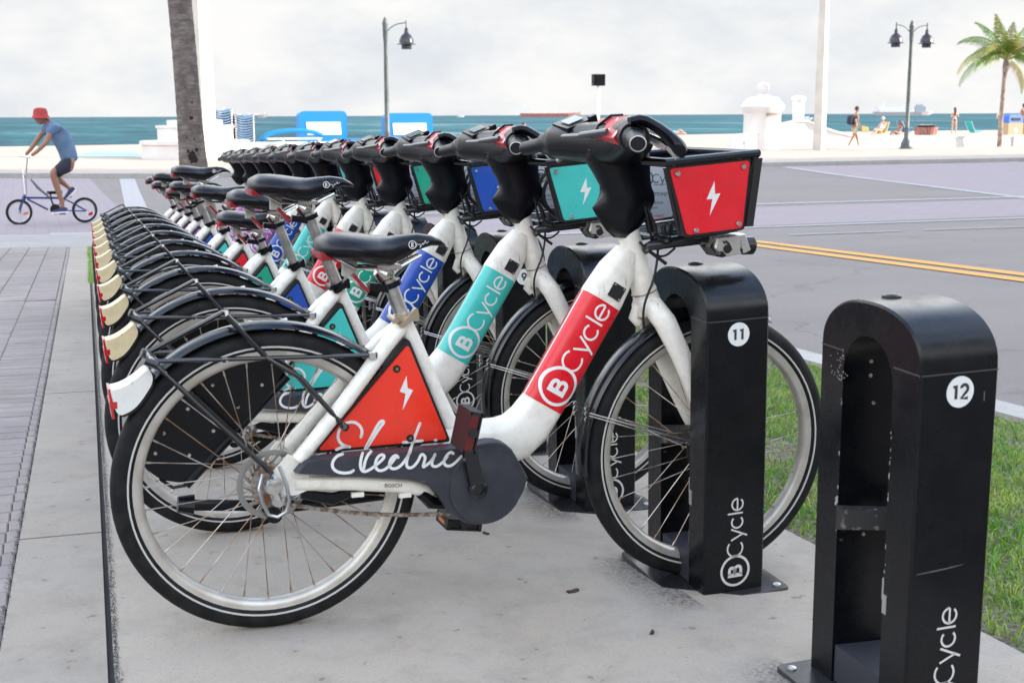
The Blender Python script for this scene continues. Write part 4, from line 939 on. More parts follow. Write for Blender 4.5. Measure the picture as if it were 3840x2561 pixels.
def wheel(parent, x, rear, fine):
    w = bpy.data.objects.new('wheel', None); COL.objects.link(w); w.parent = parent; w.location = (x, 0, WR)
    w.rotation_euler = (0, rnd.uniform(0, 6.28), 0)
    for nm, key in (('tyre', 'tyre'), ('reflective_stripe', 'stripe'), ('rim', 'rim'), ('hub', 'hub'), ('brake_drum', 'rotor')): link(nm, bk[key], w)
    if fine:
        for me in bk['spokes']: link('spoke', me, w)
    else: link('spokes', bk['spokes_all'], w, kind='stuff')
def bike(k):
    c1, c2 = BIKECOL[k]; loc = (k * ST[0], k * ST[1], k * ST[2]); dz = SADDZ[k]
    t = thing('electric_bicycle', BLAB[k], 'bicycle', loc, (0, SLP, 0), 'shared electric bicycles docked in a row')
    if k: t.rotation_euler = (rnd.uniform(-.012, .012), SLP, rnd.uniform(-.009, .009))
    wheel(t, 0, True, k < 3); wheel(t, FX, False, k < 3)
    fr = link('frame', bk['frame'], t); b = link('colour_band', cm('band', c1), fr); link('band_lettering', bk['word'], fr); link('badge_plate', bk['badge'], fr); link('badge_screw', bk['badges'], fr); link('cable_guide', bk['guide'], fr)
    o = link('maker_lettering', bk['bosch'], fr, (.243, -.0757, .3235)); o.rotation_euler = (0, R(4), 0)
    fk = link('fork', bk['fork'], t); link('rust_ring', bk['ring'], fk)
    f = link('rear_fender', bk['fr'], t); fl = link('mudflap', CACHE[('flap', 0 if k == 0 else 1)], f); link('mudflap_backing', bk['flapb'], f); link('rear_reflector', bk['tail'], f)
    f = link('front_fender', bk['ff'], t); link('fender_stay', bk['fstay'], f)
    r = link('rear_rack', bk['rack'], t); link('rack_top_bar', bk['rackbar'], r); link('rack_fitting', bk['rackfit'], r)
    p = link('side_panel', cm('tri', c2), t); link('panel_backing', bk['trib'], p); link('lightning_emblem', bk['boltsm'], p); link('bolt_recess', bk['holes'], p); link('panel_screw', bk['screws'], p); link('script_lettering', bk['scriptP'], p)
    p = link('chain_cover', bk['cover'], t); link('script_lettering', bk['scriptC'], p); link('motor_housing', bk['motor'], p)
    a = link('crank_arm', bk['crankR'], t); p = link('pedal', bk['pedR'], a); link('pedal_reflector', bk['pedRr'], a)
    a = link('crank_arm', bk['crankL'], t); p = link('pedal', bk['pedL'], a); link('pedal_reflector', bk['pedLr'], a)
    d = link('derailleur', bk['arm'], t); link('derailleur_guard', bk['guard'], d); link('hub_gear_cap', bk['derail'], d); link('sprocket', bk['sprocket'], d); link('chain', bk['chain'], d, kind='stuff')
    g_ = link('battery_guard', bk['skirt'], t); link('guard_rivet', bk['skrv'], g_, kind='stuff'); link('kickstand', bk['kick'], t)
    # saddle, raised along the seat tube axis
    off = Vector((-.42 * dz, 0, dz)); pk = ('post', round(dz, 3))
    if pk not in CACHE:
        q = MB(); top = Vector((.262, 0, .805)) + off; q.tube([top, (.3085, 0, .690)], .0165, 18); CACHE[pk] = q.mesh('seat_post', ALU)
    link('seat_post', CACHE[pk], t); link('seat_clamp', bk['qr'] if k == 0 else bk['qrb'], t)
    s_ = link('saddle', bk['saddle'], t, off); link('saddle_lettering', bk['sadlogo'], s_); link('saddle_reflector', bk['sadlight'], s_); link('saddle_clamp', bk['rails'], s_); link('light_mount', bk['hook'], s_); link('reflector_strap', bk['collar'], s_)
    if k == 3: s_.rotation_euler = (0, 0, 0)
    h = link('cockpit_housing', bk['housing'], t); link('cables', bk['cables'], h)
    c = link('handlebar', bk['console'], t)
    for nm, key in (('display_pod', 'pod'), ('display_screen', 'lcd'), ('instruction_plate', 'rplate'), ('plate_print', 'rprint'), ('cable_loop', 'strap'), ('phone_rail', 'rod'), ('hand_grip', 'gripsN'), ('hand_grip', 'gripsF'), ('grip_end_ring', 'gripring'), ('brake_lever', 'leverN'), ('brake_lever', 'leverF'), ('lever_bracket', 'leverm')): link(nm, bk[key], c)
    b = link('basket', bk['basket'], t); link('basket_side_panel', cm('bp', c1), b); link('basket_side_panel', cm('bp2', c1), b); link('basket_backing', bk['bpb'], b); link('lightning_emblem', bk['bbolt'], b); link('panel_screw', bk['bscrew'], b); link('info_sheet', bk['info'], b); link('info_lettering', bk['iword'], b)
    for me, l in bk['info_t']: o = link('info_lettering', me, b, l)
    if k in (1, 2): link('coiled_cable_lock', bk['lock'], b)
    link('basket_carrier', bk['carrier'], t); l = link('headlight_bracket', bk['lamp'], t); link('headlight', bk['lamph'], l); link('headlight_lens', bk['lampl'], l)
    return t
for k in range(11): bike(k)

# ------------------------------------------------------------------ leaves on the concrete
LEAF = mat('dry_leaf', (.03, .025, .03), .8, col2=(.08, .03, .02), nscale=60)
def leaf(x, y, s, a, lab):
    mb = MB(); n = 12; ring = [(s * math.cos(2 * math.pi * i / n) * (1 + .25 * math.sin(3 * i)), s * .5 * math.sin(2 * math.pi * i / n) * (1 + .2 * math.cos(5 * i))) for i in range(n)]
    mb.loft([[(p[0], p[1], .001) for p in ring], [(p[0] * .9, p[1] * .9, .003 + .003 * abs(p[0]) / s) for p in ring]])
    thing('leaf', lab, 'leaf', (x, y, gz(x, y)), (0, 0, a), 'dry leaves on the concrete pad', mb.mesh('leaf', LEAF))
leaf(1.98, -.28, .016, .8, 'small reddish leaf lying in the grass beside the empty post'); leaf(.735, -.02, .017, .3, 'dark rounded leaf lying on the concrete left of post 11'); leaf(.79, -.34, .010, 1.0, 'small curled leaf lying nearest the camera on the concrete pad'); leaf(.70, .52, .012, 2.0, 'small dark leaf lying beside the second post base plate')

# ------------------------------------------------------------------ palms
BRK = mat('palm_bark', (.11, .085, .075), .9, col2=(.21, .175, .155), nscale=9, lo=.35, hi=.65, bump=.6, bscale=40,
          extra=lambda t, b, src: t.links.new(mixc(t, ramp(t, noise(t, src, 6, 5, .6, (1.2, 1.2, 7)), [(.45, 0), (.62, .7)]), b.inputs['Base Color'].links[0].from_socket, (.075, .06, .055)), b.inputs['Base Color']))
FRN = [mat('frond_green', (.07, .17, .015), .5, col2=(.17, .25, .03), nscale=1.5, objspace=False), mat('frond_yellow', (.42, .32, .05), .55, col2=(.20, .27, .03), nscale=1.2, objspace=False)]
def trunk(path, radii, name='trunk', lumps=.02, seed=1, n=20, sub=60):
    rg = random.Random(seed); mb = MB(); rings = []
    for i in range(sub + 1):
        t = i / sub * (len(path) - 1); a = min(int(t), len(path) - 2); f_ = t - a
        p = Vector(path[a]).lerp(Vector(path[a + 1]), f_); r = radii[a] + (radii[a + 1] - radii[a]) * f_
        ring_bump = 1 + (.018 if i % 2 else -.008)
        rings.append([p + Vector((math.cos(2 * math.pi * j / n), math.sin(2 * math.pi * j / n), 0)) * r * (ring_bump + rg.uniform(-lumps, lumps)) for j in range(n)])
    return mb.loft(rings)
def frond(az, el, L_, droop, rg, w=.42, nleaf=46):
    """one feathered frond: midrib plus hanging leaflets, as a mesh around the crown origin"""
    mb = MB(); d = Vector((math.cos(az), math.sin(az), 0)); side = Vector((-math.sin(az), math.cos(az), 0)); pts = []
    p = Vector((0, 0, 0)); e = el; n = 14
    for i in range(n + 1):
        pts.append(p.copy()); p = p + (d * math.cos(e) + Vector((0, 0, math.sin(e)))) * (L_ / n); e -= droop / n * (1.0 + .5 * i / n)
    mb.tube(pts, [.028 * (1 - .85 * i / n) + .003 for i in range(n + 1)], 5)
    for i in range(nleaf):
        t = .16 + .84 * i / nleaf; k = t * n; a = min(int(k), n - 1); base = pts[a].lerp(pts[a + 1], k - a); tan = (pts[a + 1] - pts[a]).normalized()
        l = w * L_ * (math.sin(math.pi * min(t * 1.05, 1) ** .8) * .75 + .25) * rg.uniform(.85, 1.1)
        for s_ in (-1, 1):
            dirv = (side * s_ * .62 + tan * .55 + Vector((0, 0, -.42 - .25 * rg.random()))).normalized()
            mid = base + dirv * l * .55; tip = mid + (dirv + Vector((0, 0, -.75))).normalized() * l * .45; ww = tan * .013
            mb.add([base - ww, base + ww, mid + ww * 1.3, mid - ww * 1.3, tip], [(0, 1, 2, 3), (3, 2, 4)])
    return mb
# near palm: only its trunk is in the picture
near_palm = thing('palm_tree', 'grey palm trunk with ringed bark standing between the cyclist and the bicycles', 'palm tree', (0, 0, 0))
q = trunk([(1.345, 12.02, gz(1.34, 12) - .05), (1.33, 12.05, -.24), (1.325, 12.18, .40), (1.32, 12.24, .75), (1.315, 12.31, 1.13), (1.31, 12.45, 1.85), (1.295, 12.60, 2.6), (1.25, 12.9, 4.4), (1.2, 13.2, 7.2)], [.215, .190, .170, .150, .139, .135, .133, .125, .11], seed=4, n=26, sub=96, lumps=.012)
link('trunk', q.mesh('trunk', BRK, ang=30), near_palm)
q = MB(); rg = random.Random(5)
for u_, z_, s_ in ((-.02, .68, .035), (.015, .655, .045), (.0, .73, .03), (.045, .76, .018), (-.045, .75, .018), (-.055, .90, .009), (.01, 1.12, .020), (.035, 1.29, .010), (-.035, 1.46, .007), (.03, .89, .010), (-.05, 1.95, .007)):
    ang = -1.69 + u_ / .15; tab = [(-.24, .190, 12.05), (.40, .170, 12.18), (.75, .150, 12.24), (1.13, .139, 12.31), (1.85, .135, 12.45), (2.6, .133, 12.60)]
    a_ = max(i for i in range(5) if tab[i][0] <= z_); f2 = (z_ - tab[a_][0]) / (tab[a_ + 1][0] - tab[a_][0]); r0 = (tab[a_][1] + (tab[a_ + 1][1] - tab[a_][1]) * f2) * 1.035; cy0 = tab[a_][2] + (tab[a_ + 1][2] - tab[a_][2]) * f2
    c = Vector((1.323, cy0, z_)) + Vector((math.cos(ang), math.sin(ang), 0)) * r0; tg = Vector((-math.sin(ang), math.cos(ang), 0)); ring = []
    for i in range(12): a = 2 * math.pi * i / 12; rr = s_ * rg.uniform(.6, 1.3); ring.append(c + tg * math.cos(a) * rr + Vector((0, 0, math.sin(a) * rr * 1.2)))
    out_ = Vector((math.cos(ang), math.sin(ang), 0)); q.loft([[p - out_ * .012 for p in ring], [p + out_ * .002 for p in ring]])
link('bark_scar', q.mesh('bark_scar', mat('scar_dark', (.018, .012, .012), .95), False), near_palm)
rg = random.Random(21)
for i in range(16): o = link('frond', frond(i * 2.4, rg.uniform(.1, 1.1), 2.8, 1.5, rg).mesh('frond', FRN[i % 2], False), near_palm, (1.2, 13.2, 7.2))
# sunlit palm on the promenade
pr = thing('palm_tree', 'small sunlit coconut palm with drooping yellow-green fronds at the right edge', 'palm tree', (43.43, 47.0, -.45))
q = trunk([(0, 0, 0), (.0, 0, 1.2), (.02, 0, 2.8), (.06, 0, 3.4), (.10, 0, 3.7), (.12, 0, 3.95), (.12, 0, 4.2)], [.125, .105, .095, .10, .155, .165, .08], seed=9, n=14, sub=60, lumps=.05); link('trunk', q.mesh('trunk', mat('palm_bark_warm', (.20, .15, .12), .9, col2=(.36, .29, .24), nscale=5), ang=30), pr)
rg = random.Random(11)
spec = [(3.30, .35, 3.6, 1.35, 0), (3.05, .62, 3.3, 1.6, 1), (2.9, 1.10, 2.9, 1.5, 0), (3.5, .95, 2.6, 1.6, 1), (2.2, 1.30, 2.4, .8, 0), (1.2, 1.35, 2.5, .7, 0), (.6, 1.20, 2.5, 1.1, 0), (.1, .85, 2.8, 1.5, 1), (-.3, .40, 2.6, 1.8, 1), (-.6, .95, 2.4, 1.3, 0), (-1.4, 1.15, 2.3, 1.2, 1), (-2.2, 1.05, 2.3, 1.2, 0), (-2.8, .85, 2.2, 1.9, 0), (4.2, 1.3, 2.2, .8, 1), (1.8, .95, 2.3, 1.5, 0), (.3, .1, 2.4, 1.7, 1), (-1.0, .6, 2.1, 1.9, 0), (2.6, .75, 1.9, 2.1, 0), (3.3, 1.38, 2.3, .5, 1), (-.1, 1.3, 2.6, .7, 0)]
for az, el, L_, dr, c in spec: link('frond', frond(az + rg.uniform(-.1, .1), el, L_ * 1.05, dr, rg, .24, 52).mesh('frond', FRN[c], False), pr, (.12, 0, 4.05))

# ------------------------------------------------------------------ poles and lamps
PCON = mat('pole_concrete', (.52, .48, .42), .85, col2=(.60, .56, .50), nscale=1.5)
def pole(x, y, z0, z1, w0, w1, lab, dx=0):
    mb = MB(); mb.loft([[(sx * w0 / 2, sy * w0 / 2, 0) for sx, sy in ((-1, -1), (1, -1), (1, 1), (-1, 1))], [(dx + sx * w1 / 2, sy * w1 / 2, z1 - z0) for sx, sy in ((-1, -1), (1, -1), (1, 1), (-1, 1))]])
    o = thing('concrete_pole', lab, 'pole', (x, y, z0), (0, 0, R(28)), 'tall concrete poles on the promenade', mb.mesh('pole', PCON, False)); return o
pole(32.55, 46, -.52, 12, .42, .20, 'tall pale square concrete pole left of the walking man'); pole(5.82, 46, -.46, 12, .60, .34, 'tall pale square concrete pole hidden half behind the grey palm trunk')
LMP = mat('lamp_green_metal', (.055, .075, .08), .45, col2=(.10, .12, .12), nscale=3); LMH = mat('lamp_head_dark', (.035, .033, .045), .3, metal=.2)
def lamp(x, y, z0, H, heads, lab):
    t = thing('street_lamp', lab, 'street lamp', (x, y, z0), (0, 0, 0), 'street lamps on the promenade')
    q = MB(); q.lathe([(.34, 0), (.34, .06), (.26, .12), (.24, .30), (.20, .36), (.13, .50), (.10, .9), (.115, .95), (.095, 1.0), (.088, 2.5), (.070, H - 1.0), (.075, H - .95), (.095, H - .75), (.10, H - .35), (.12, H - .25), (.07, H - .08), (.02, H)], 16)
    link('post', q.mesh('post', LMP, ang=40), t)
    for s_ in heads:
        q = MB(); q.tube(smooth_path([(s_ * .06, 0, H - .55), (s_ * .25, 0, H - .36), (s_ * .5, 0, H - .24), (s_ * .80, 0, H - .20), (s_ * .86, 0, H - .20)], 1), .022, 8); q.tube([(s_ * .84, 0, H - .10), (s_ * .84, 0, H - .42)], .026, 8); link('arm', q.mesh('arm', LMP), t)
        q = MB(); q.lathe([(.02, -.36), (.07, -.42), (.085, -.55), (.11, -.60), (.22, -.68), (.27, -.82), (.29, -.94), (.37, -1.0), (.37, -1.015), (.20, -1.0), (.18, -.99)], 24, (s_ * .84, 0, H)); hd = link('lamp_head', q.mesh('lamp_head', LMH, ang=40), t)
        q = MB(); q.lathe([(.205, -1.012), (.20, -1.19), (.001, -1.19)], 20, (s_ * .84, 0, H)); link('lamp_glass', q.mesh('lamp_glass', mat('dark_lamp_glass', (.04, .05, .055), .1)), hd)
lamp(12.77, 46, -.46, 5.32, (1,), 'tall street lamp with a single bell-shaped head above the bicycles'); lamp(37.22, 46, -.46, 5.72, (-1, 1), 'tall street lamp with two bell-shaped heads between walker and palm')
# box on a pole
t = thing('beach_speaker', 'dark box on a thin white post standing beyond the handlebars', 'speaker', (28.15, 60, -.3)); q = MB(); q.tube([(0, 0, 0), (0, 0, 2.95)], .085, 10); link('post', q.mesh('post', mat('white_post', (.7, .68, .62), .6)), t)
q = MB(); q.box((0, 0, 3.25), (.64, .35, .60)); q.box((0, -.18, 3.25), (.52, .03, .48)); link('speaker_box', q.mesh('box', PLA, False), t)

# ------------------------------------------------------------------ white beach wall
WWL = mat('white_wall_stucco', (.74, .71, .68), .7, col2=(.66, .63, .61), nscale=.8, bump=.15, bscale=20)
def wall_strip(pts, th, top, z0, bank=.10):
    """wall along pts [(x,y)], heights top[i], with a rounded coping"""
    mb = MB(); rings = []
    for i, p in enumerate(pts):
        a = pts[max(i - 1, 0)]; b = pts[min(i + 1, len(pts) - 1)]; d = Vector((b[0] - a[0], b[1] - a[1], 0)).normalized(); n_ = Vector((-d.y, d.x, 0)); P = Vector((p[0], p[1], 0)); h = top[i]
        prof = [(-th / 2 - .03, z0), (-th / 2, h - bank), (-th / 2 - .045, h - bank), (-th / 2 - .045, h - .03), (-th / 2, h), (th / 2, h), (th / 2 + .045, h - .03), (th / 2 + .045, h - bank), (th / 2, h - bank), (th / 2 + .03, z0)]
        rings.append([P + n_ * u + Vector((0, 0, z)) for u, z in prof])
    return mb.loft(rings)
t = thing('beach_wall', 'white curving beach wall right of the cockpit, low and long behind the walking man', 'wall')
pts = [(29.2, 48.1), (29.9, 48.3), (30.6, 48.5), (31.5, 48.7), (32.3, 48.8), (33.0, 48.7), (33.6, 48.6), (34.4, 48.3), (35.0, 48.1), (35.6, 48), (36.3, 48), (45, 48), (70, 48)]
link('wall_body', wall_strip(pts, .35, [.18, .24, .34, .5, .72, .86, .86, .52, .32, .18, .13, .07, .05], -.60).mesh('wall', WWL, ang=30), t)
q = MB(); q.box((45.0, 47.78, -.2), (.12, .08, .55)); q.box((44.2, 47.80, -.2), (.0, .0, .0)) if False else None; link('drain_pipe', q.mesh('drain', mat('pale_lilac_pipe', (.55, .5, .55), .6), False), t)
t = thing('gate_pillar', 'white round gate pillar topped by a ball, with a BAYSHORE name plate', 'pillar', (31.45, 49, -.6))
q = MB(); q.lathe([(.88, 0), (.86, .8), (.85, 1.75), (.88, 1.80), (.98, 1.95), (1.02, 2.08), (.95, 2.20), (.80, 2.36), (.75, 2.46), (.62, 2.50), (.30, 2.56), (.20, 2.64), (.16, 2.70), (.001, 2.70)], 40); link('shaft', q.mesh('shaft', WWL, ang=35), t)
q = MB(); q.lathe([(.001, 2.60), (.15, 2.64), (.25, 2.75), (.29, 2.90), (.25, 3.05), (.15, 3.16), (.001, 3.19)], 24); link('ball_finial', q.mesh('ball', WWL), t)
q = MB(); ring0 = []; 
for i in range(9): a = R(-112 + 46 * i / 8); ring0.append((math.cos(a) * .872, math.sin(a) * .872))
v = [(x, y, 1.62) for x, y in ring0] + [(x, y, 1.86) for x, y in ring0]; q.add(v, [(i, i + 1, i + 10, i + 9) for i in range(8)]); pn = link('name_plate', q.mesh('plate', mat('plate_grey', (.42, .38, .33), .7), False), t)
me = textmesh('BAYSHORE', .17, TXT); 
for vv in me.vertices: a = R(-109) + vv.co.x / .88; zz = vv.co.z; vv.co = (math.cos(a) * .882, math.sin(a) * .882, 1.68 + zz)
link('street_name', me, pn)
t = thing('wall_post', 'slim white round post with cap right of the gate pillar', 'post', (33.37, 49, -.5)); q = MB(); q.lathe([(.27, 0), (.26, 2.2), (.33, 2.26), (.33, 2.38), (.22, 2.46), (.001, 2.48)], 20); link('shaft', q.mesh('post', WWL, ang=35), t)
t = thing('beach_wall', 'white stepped round wall end behind the palm trunk, running right to the chair stacks', 'wall')
q = MB(); q.lathe([(2.0, 0), (1.98, .70), (2.06, .72), (2.06, .84), (1.98, .86), (.001, .87)], 48, (5.65, 47.9, -.62)); link('lower_step', q.mesh('step', WWL, ang=30), t)
q = MB(); q.lathe([(1.42, 0), (1.42, 1.32), (1.48, 1.34), (1.48, 1.42), (.001, 1.44)], 40, (5.72, 48.2, -.62)); link('middle_step', q.mesh('step', WWL, ang=30), t)
q = MB(); q.lathe([(1.05, 0), (1.05, 1.62), (.001, 1.64)], 36, (5.75, 48.5, -.62)); link('upper_step', q.mesh('step', WWL, ang=30), t)
link('long_wall', wall_strip([(6.5, 48.2), (12, 48.2), (18, 48.2), (22, 48.2), (23.4, 48.3)], .35, [.14, .12, .10, .05, -.30], -.62).mesh('wall', WWL, ang=30), t)

# ------------------------------------------------------------------ beach furniture
LBL = mat('lounger_blue', (.008, .12, .30), .5); LFR = mat('lounger_frame_white', (.7, .7, .68), .4); CYAN = mat('cabana_cyan', (.0, .19, .50), .55); CYD = mat('cabana_dark_blue', (.0, .15, .42), .6)
def lounger_stack(x, y, z, n, lab, lay_h=.108):
    t = thing('lounger_stack', lab, 'lounger stack', (x, y, z), (0, 0, 0), 'stacked blue beach loungers')
    for i in range(n):
        q = MB(); zz = .10 + i * lay_h; w = .36
        arc_ = [(-w + 2 * w * k / 8, zz + .10 * (abs(k - 4) / 4) ** 2) for k in range(9)]
        q.loft([[(a, -.9, b), (a, .9, b), (a, .9, b + .06), (a, -.9, b + .06)] for a, b in arc_]); l = link('sling', q.mesh('sling', LBL), t)
        q = MB()
        for s_ in (-1, 1): q.tube([(s_ * .38, -.92, zz + .11), (s_ * .38, .92, zz + .11)], .018, 6); q.tube([(s_ * .40, -.9, zz + .11), (s_ * .34, -.94, zz - .02)], .014, 5)
        q.tube([(p[0], -.93, p[1] + .005) for p in arc_], .008, 5); link('lounger_frame', q.mesh('frame', LFR), l)
lounger_stack(7.27, 52.5, .0, 12, 'tall stack of blue beach loungers right beside the palm trunk'); lounger_stack(8.16, 52.5, .0, 10, 'shorter stack of blue beach loungers, right one of the two', .105)
def cabana(x, y, z, w, h, lab, low=None):
    t = thing('cabana', lab, 'cabana', (x, y, z), (0, 0, 0), 'blue beach cabanas')
    q = MB(); prof = rpoly([(-w / 2, 0), (-w / 2, h), (w / 2, h), (w / 2, 0)], .28, 6)
    q.prism(prof, -.05, .0); q.loft([[(a, 0, b) for a, b in prof], [(a * .96, .9, b * .97) for a, b in prof]], cap=False); link('canopy', q.mesh('canopy', CYAN, ang=40), t)
    q = MB(); q.prism([(-w * .34, h * .36), (-w * .355, h * .70), (w * .355, h * .70), (w * .37, h * .36)], -.075, -.052); link('window_panel', q.mesh('win', mat('cabana_window_white', (.82, .82, .80), .6), False), t)
    q = MB(); q.box((0, -.55, .12), (w * .95, .9, .22)); link('seat_pad', q.mesh('pad', CYAN, False), t)
cabana(12.22, 55, -.30, 2.2, 1.66, 'blue canvas cabana with a white window, left one of the two'); cabana(16.55, 56, -.32, 2.3, 1.58, 'blue canvas cabana with a white window behind the single street lamp')
t = thing('folded_cabana', 'folded blue cabana frame lying low between lounger stacks and left cabana', 'cabana', (10.55, 54, -.32)); q = MB(); q.tube(smooth_path([(-1.4, 0, 0), (-1.35, 0, .45), (-1.0, 0, .72), (0, 0, .85), (1.0, 0, .78), (1.4, 0, .6)], 2), .10, 8); link('hood', q.mesh('hood', CYAN), t)
q = MB(); q.box((.1, -.1, .48), (2.4, .6, .07)); q.box((1.2, -.1, .22), (.08, .5, .45)); q.box((-.4, -.1, .25), (.06, .5, .4)); link('bench', q.mesh('bench', LFR, False), t)
t = thing('folded_cabana', 'low blue cabana pad lying between the two upright cabanas', 'cabana', (14.4, 55, -.32)); q = MB(); q.prism(rpoly([(-1.3, 0), (-1.3, .42), (1.3, .46), (1.3, 0)], .1), -.6, .3); link('pad', q.mesh('pad', CYAN), t)
q = MB(); q.add([(x, y, sand_z(x, y) + .085) for x, y in ((1.3, 51.8), (4.0, 51.8), (4.4, 61.5), (2.6, 61.5))], [(0, 1, 2, 3)]); o = thing('beach_mat', 'pale blue access mat lying on the sand left of the stepped wall', 'beach mat', me=q.mesh('mat', mat('mat_blue', (.28, .60, .66), .8), False))
t = thing('litter_barrel', 'red slatted litter barrel behind the low wall right of the double lamp', 'litter barrel', (49.4, 60, -.2))
for i in range(22):
    a = 2 * math.pi * i / 22; q = MB(); q.loft([[(r * math.cos(a + da), r * math.sin(a + da), z) for r, da, z in ((.58, -.11, 0), (.58, .11, 0), (.66, .11, .55), (.66, -.11, .55))], [((r + .03) * math.cos(a + da), (r + .03) * math.sin(a + da), z) for r, da, z in ((.58, -.11, 0), (.58, .11, 0), (.66, .11, .55), (.66, -.11, .55))]]); link('slat', q.mesh('slat', mat('slat_red', (.30, .12, .10), .7, col2=(.4, .2, .17), nscale=4), False), t)
q = MB(); q.lathe([(.50, .55), (.52, .66), (.3, .70), (.001, .70)], 24); link('lid', q.mesh('lid', PLA), t)
t = thing('recycling_bin', 'tan recycling bin with blue lid right of the sunlit palm', 'bin', (52.1, 56, -.25)); q = MB(); q.box((0, 0, .42), (1.05, .8, .85)); link('cabinet', q.mesh('cab', mat('bin_tan', (.45, .32, .21), .7), False), t)
q = MB(); q.loft([[(-.5, -.4, .86), (.5, -.4, .86), (.5, .4, .86), (-.5, .4, .86)], [(-.46, -.36, 1.2), (.46, -.36, 1.2), (.46, .36, 1.2), (-.46, .36, 1.2)], [(-.38, -.3, 1.32), (.38, -.3, 1.32), (.38, .3, 1.32), (-.38, .3, 1.32)]]); ld = link('lid', q.mesh('lid', mat('bin_blue', (.03, .13, .55), .4), False), t); q = MB(); q.box((0, -.385, 1.05), (.6, .06, .16)); link('slot', q.mesh('slot', PLB, False), ld); q = MB(); q.lathe([(.13, -.41), (.13, -.405)], 20, (0, 0, .42), 'y'); link('emblem', q.mesh('emb', LET, False), t)
t = thing('litter_bin', 'tan litter bin at the right edge beside the recycling bin', 'bin', (53.25, 56, -.25)); q = MB(); q.box((0, 0, .42), (1.05, .8, .85)); link('cabinet', q.mesh('cab', MATS['bin_tan'], False), t); q = MB(); q.loft([[(-.5, -.4, .86), (.5, -.4, .86), (.5, .4, .86), (-.5, .4, .86)], [(-.35, -.3, 1.1), (.35, -.3, 1.1), (.35, .3, 1.1), (-.35, .3, 1.1)]]); link('lid', q.mesh('lid', mat('bin_olive', (.20, .18, .14), .6), False), t)
def sling_chair(x, y, z, m_, lab, rz=0):
    t = thing('beach_chair', lab, 'beach chair', (x, y, z), (0, 0, rz), 'low beach chairs on the sand')
    q = MB(); q.loft([[(a, -.28, b), (a, .28, b), (a, .28, b + .02), (a, -.28, b + .02)] for a, b in ((-.45, .85), (-.25, .50), (-.05, .22), (.10, .18), (.40, .28))]); link('sling', q.mesh('sling', m_), t)
    q = MB()
    for s_ in (-1, 1): q.tube([(-.45, s_ * .29, .86), (.0, s_ * .29, .0), (.4, s_ * .29, .27)], .015, 6); q.tube([(-.3, s_ * .29, 0), (.1, s_ * .29, .2)], .015, 6)
    link('chair_frame', q.mesh('frame', LFR), t)
sling_chair(52.9, 60, -.2, mat('sling_teal', (.02, .42, .46), .6), 'teal beach chair right of the standing woman in a bikini'); sling_chair(47.7, 62, -.22, mat('sling_yellow', (.6, .40, .08), .6), 'yellow beach chair carrying the person in a white hat', R(200)); sling_chair(51.0, 64, -.2, mat('sling_navy', (.02, .12, .40), .6), 'blue beach chair just right of the double lamp post')

# ------------------------------------------------------------------ ships
def ship(x, y, L_, hull, kind, lab, ang):
    t = thing('cargo_ship', lab, 'ship', (x, y, -3), (0, 0, ang)); q = MB(); B = L_ * .13; h = L_ * .060
    rings = []
    for xx, w, z0, z1 in ((-.5, .75, .2, 1.05), (-.46, .95, 0, 1), (-.2, 1, 0, .95), (.3, 1, 0, .95), (.42, .6, 0, 1.1), (.5, .04, .5, 1.35)): rings.append([(xx * L_, s_ * w * B / 2 * k, z * h) for s_, k, z in ((-1, .8, z0), (-1, 1, z1), (1, 1, z1), (1, .8, z0))])
    link('hull', q.loft(rings).mesh('hull', hull, False), t)
    W_ = mat('ship_white', (.70, .70, .70), .5); q = MB()
    if kind == 'tanker':
        q.box((-.40 * L_, 0, h * 1.9), (L_ * .07, B * .8, h * 1.9)); q.box((-.42 * L_, 0, h * 3.2), (L_ * .03, B * .4, h * 1.2)); link('bridge', q.mesh('bridge', W_, False), t)
        q = MB()
        for a in (-.1, .1, .25): q.box((a * L_, 0, h * 1.3), (L_ * .05, B * .3, h * .5))
        q.tube([(-.28 * L_, 0, h), (-.28 * L_, 0, h * 2.6)], L_ * .003, 5); q.tube([(.44 * L_, 0, h), (.44 * L_, 0, h * 1.9)], L_ * .003, 5); link('deck_gear', q.mesh('gear', W_, False), t)
    else:
        q.box((-.12 * L_, 0, h * 1.35), (L_ * .60, B * .9, h * .9)); q.box((-.40 * L_, 0, h * 1.7), (L_ * .10, B * .8, h * 1.2)); link('superstructure', q.mesh('sup', W_, False), t)
        q = MB(); q.box((-.17 * L_, 0, h * 1.85), (L_ * .36, B * .3, h * .1)); q.box((-.34 * L_, 0, h * 2.6), (L_ * .025, B * .3, h * 1.6)); q.box((.0, 0, h * 2.4), (L_ * .02, B * .3, h * 1.5)); link('funnel', q.mesh('fun', W_, False), t)
        q = MB(); q.box((.28 * L_, 0, h * 1.7), (L_ * .16, B * .8, h * 1.6)); q.box((.27 * L_, 0, h * 2.7), (L_ * .10, B * .6, h * .6)); link('bridge', q.mesh('bri', mat('ship_grey', (.32, .36, .42), .6), False), t)
hg = mat('hull_grey', (.30, .27, .28), .6); hr = mat('hull_red', (.50, .16, .13), .6); hp = mat('hull_pale', (.48, .42, .42), .6)
ship(485, 3068, 112, hg, 'tanker', 'dark grey cargo ship on the horizon above the lounger stacks', -.35); ship(1160, 2815, 142, hr, 'tanker', 'red-hulled tanker with white bridge on the horizon above the handlebars', -.36); ship(1938, 2523, 140, hp, 'roro', 'large white cargo ship on the horizon behind the double lamp', -.36)
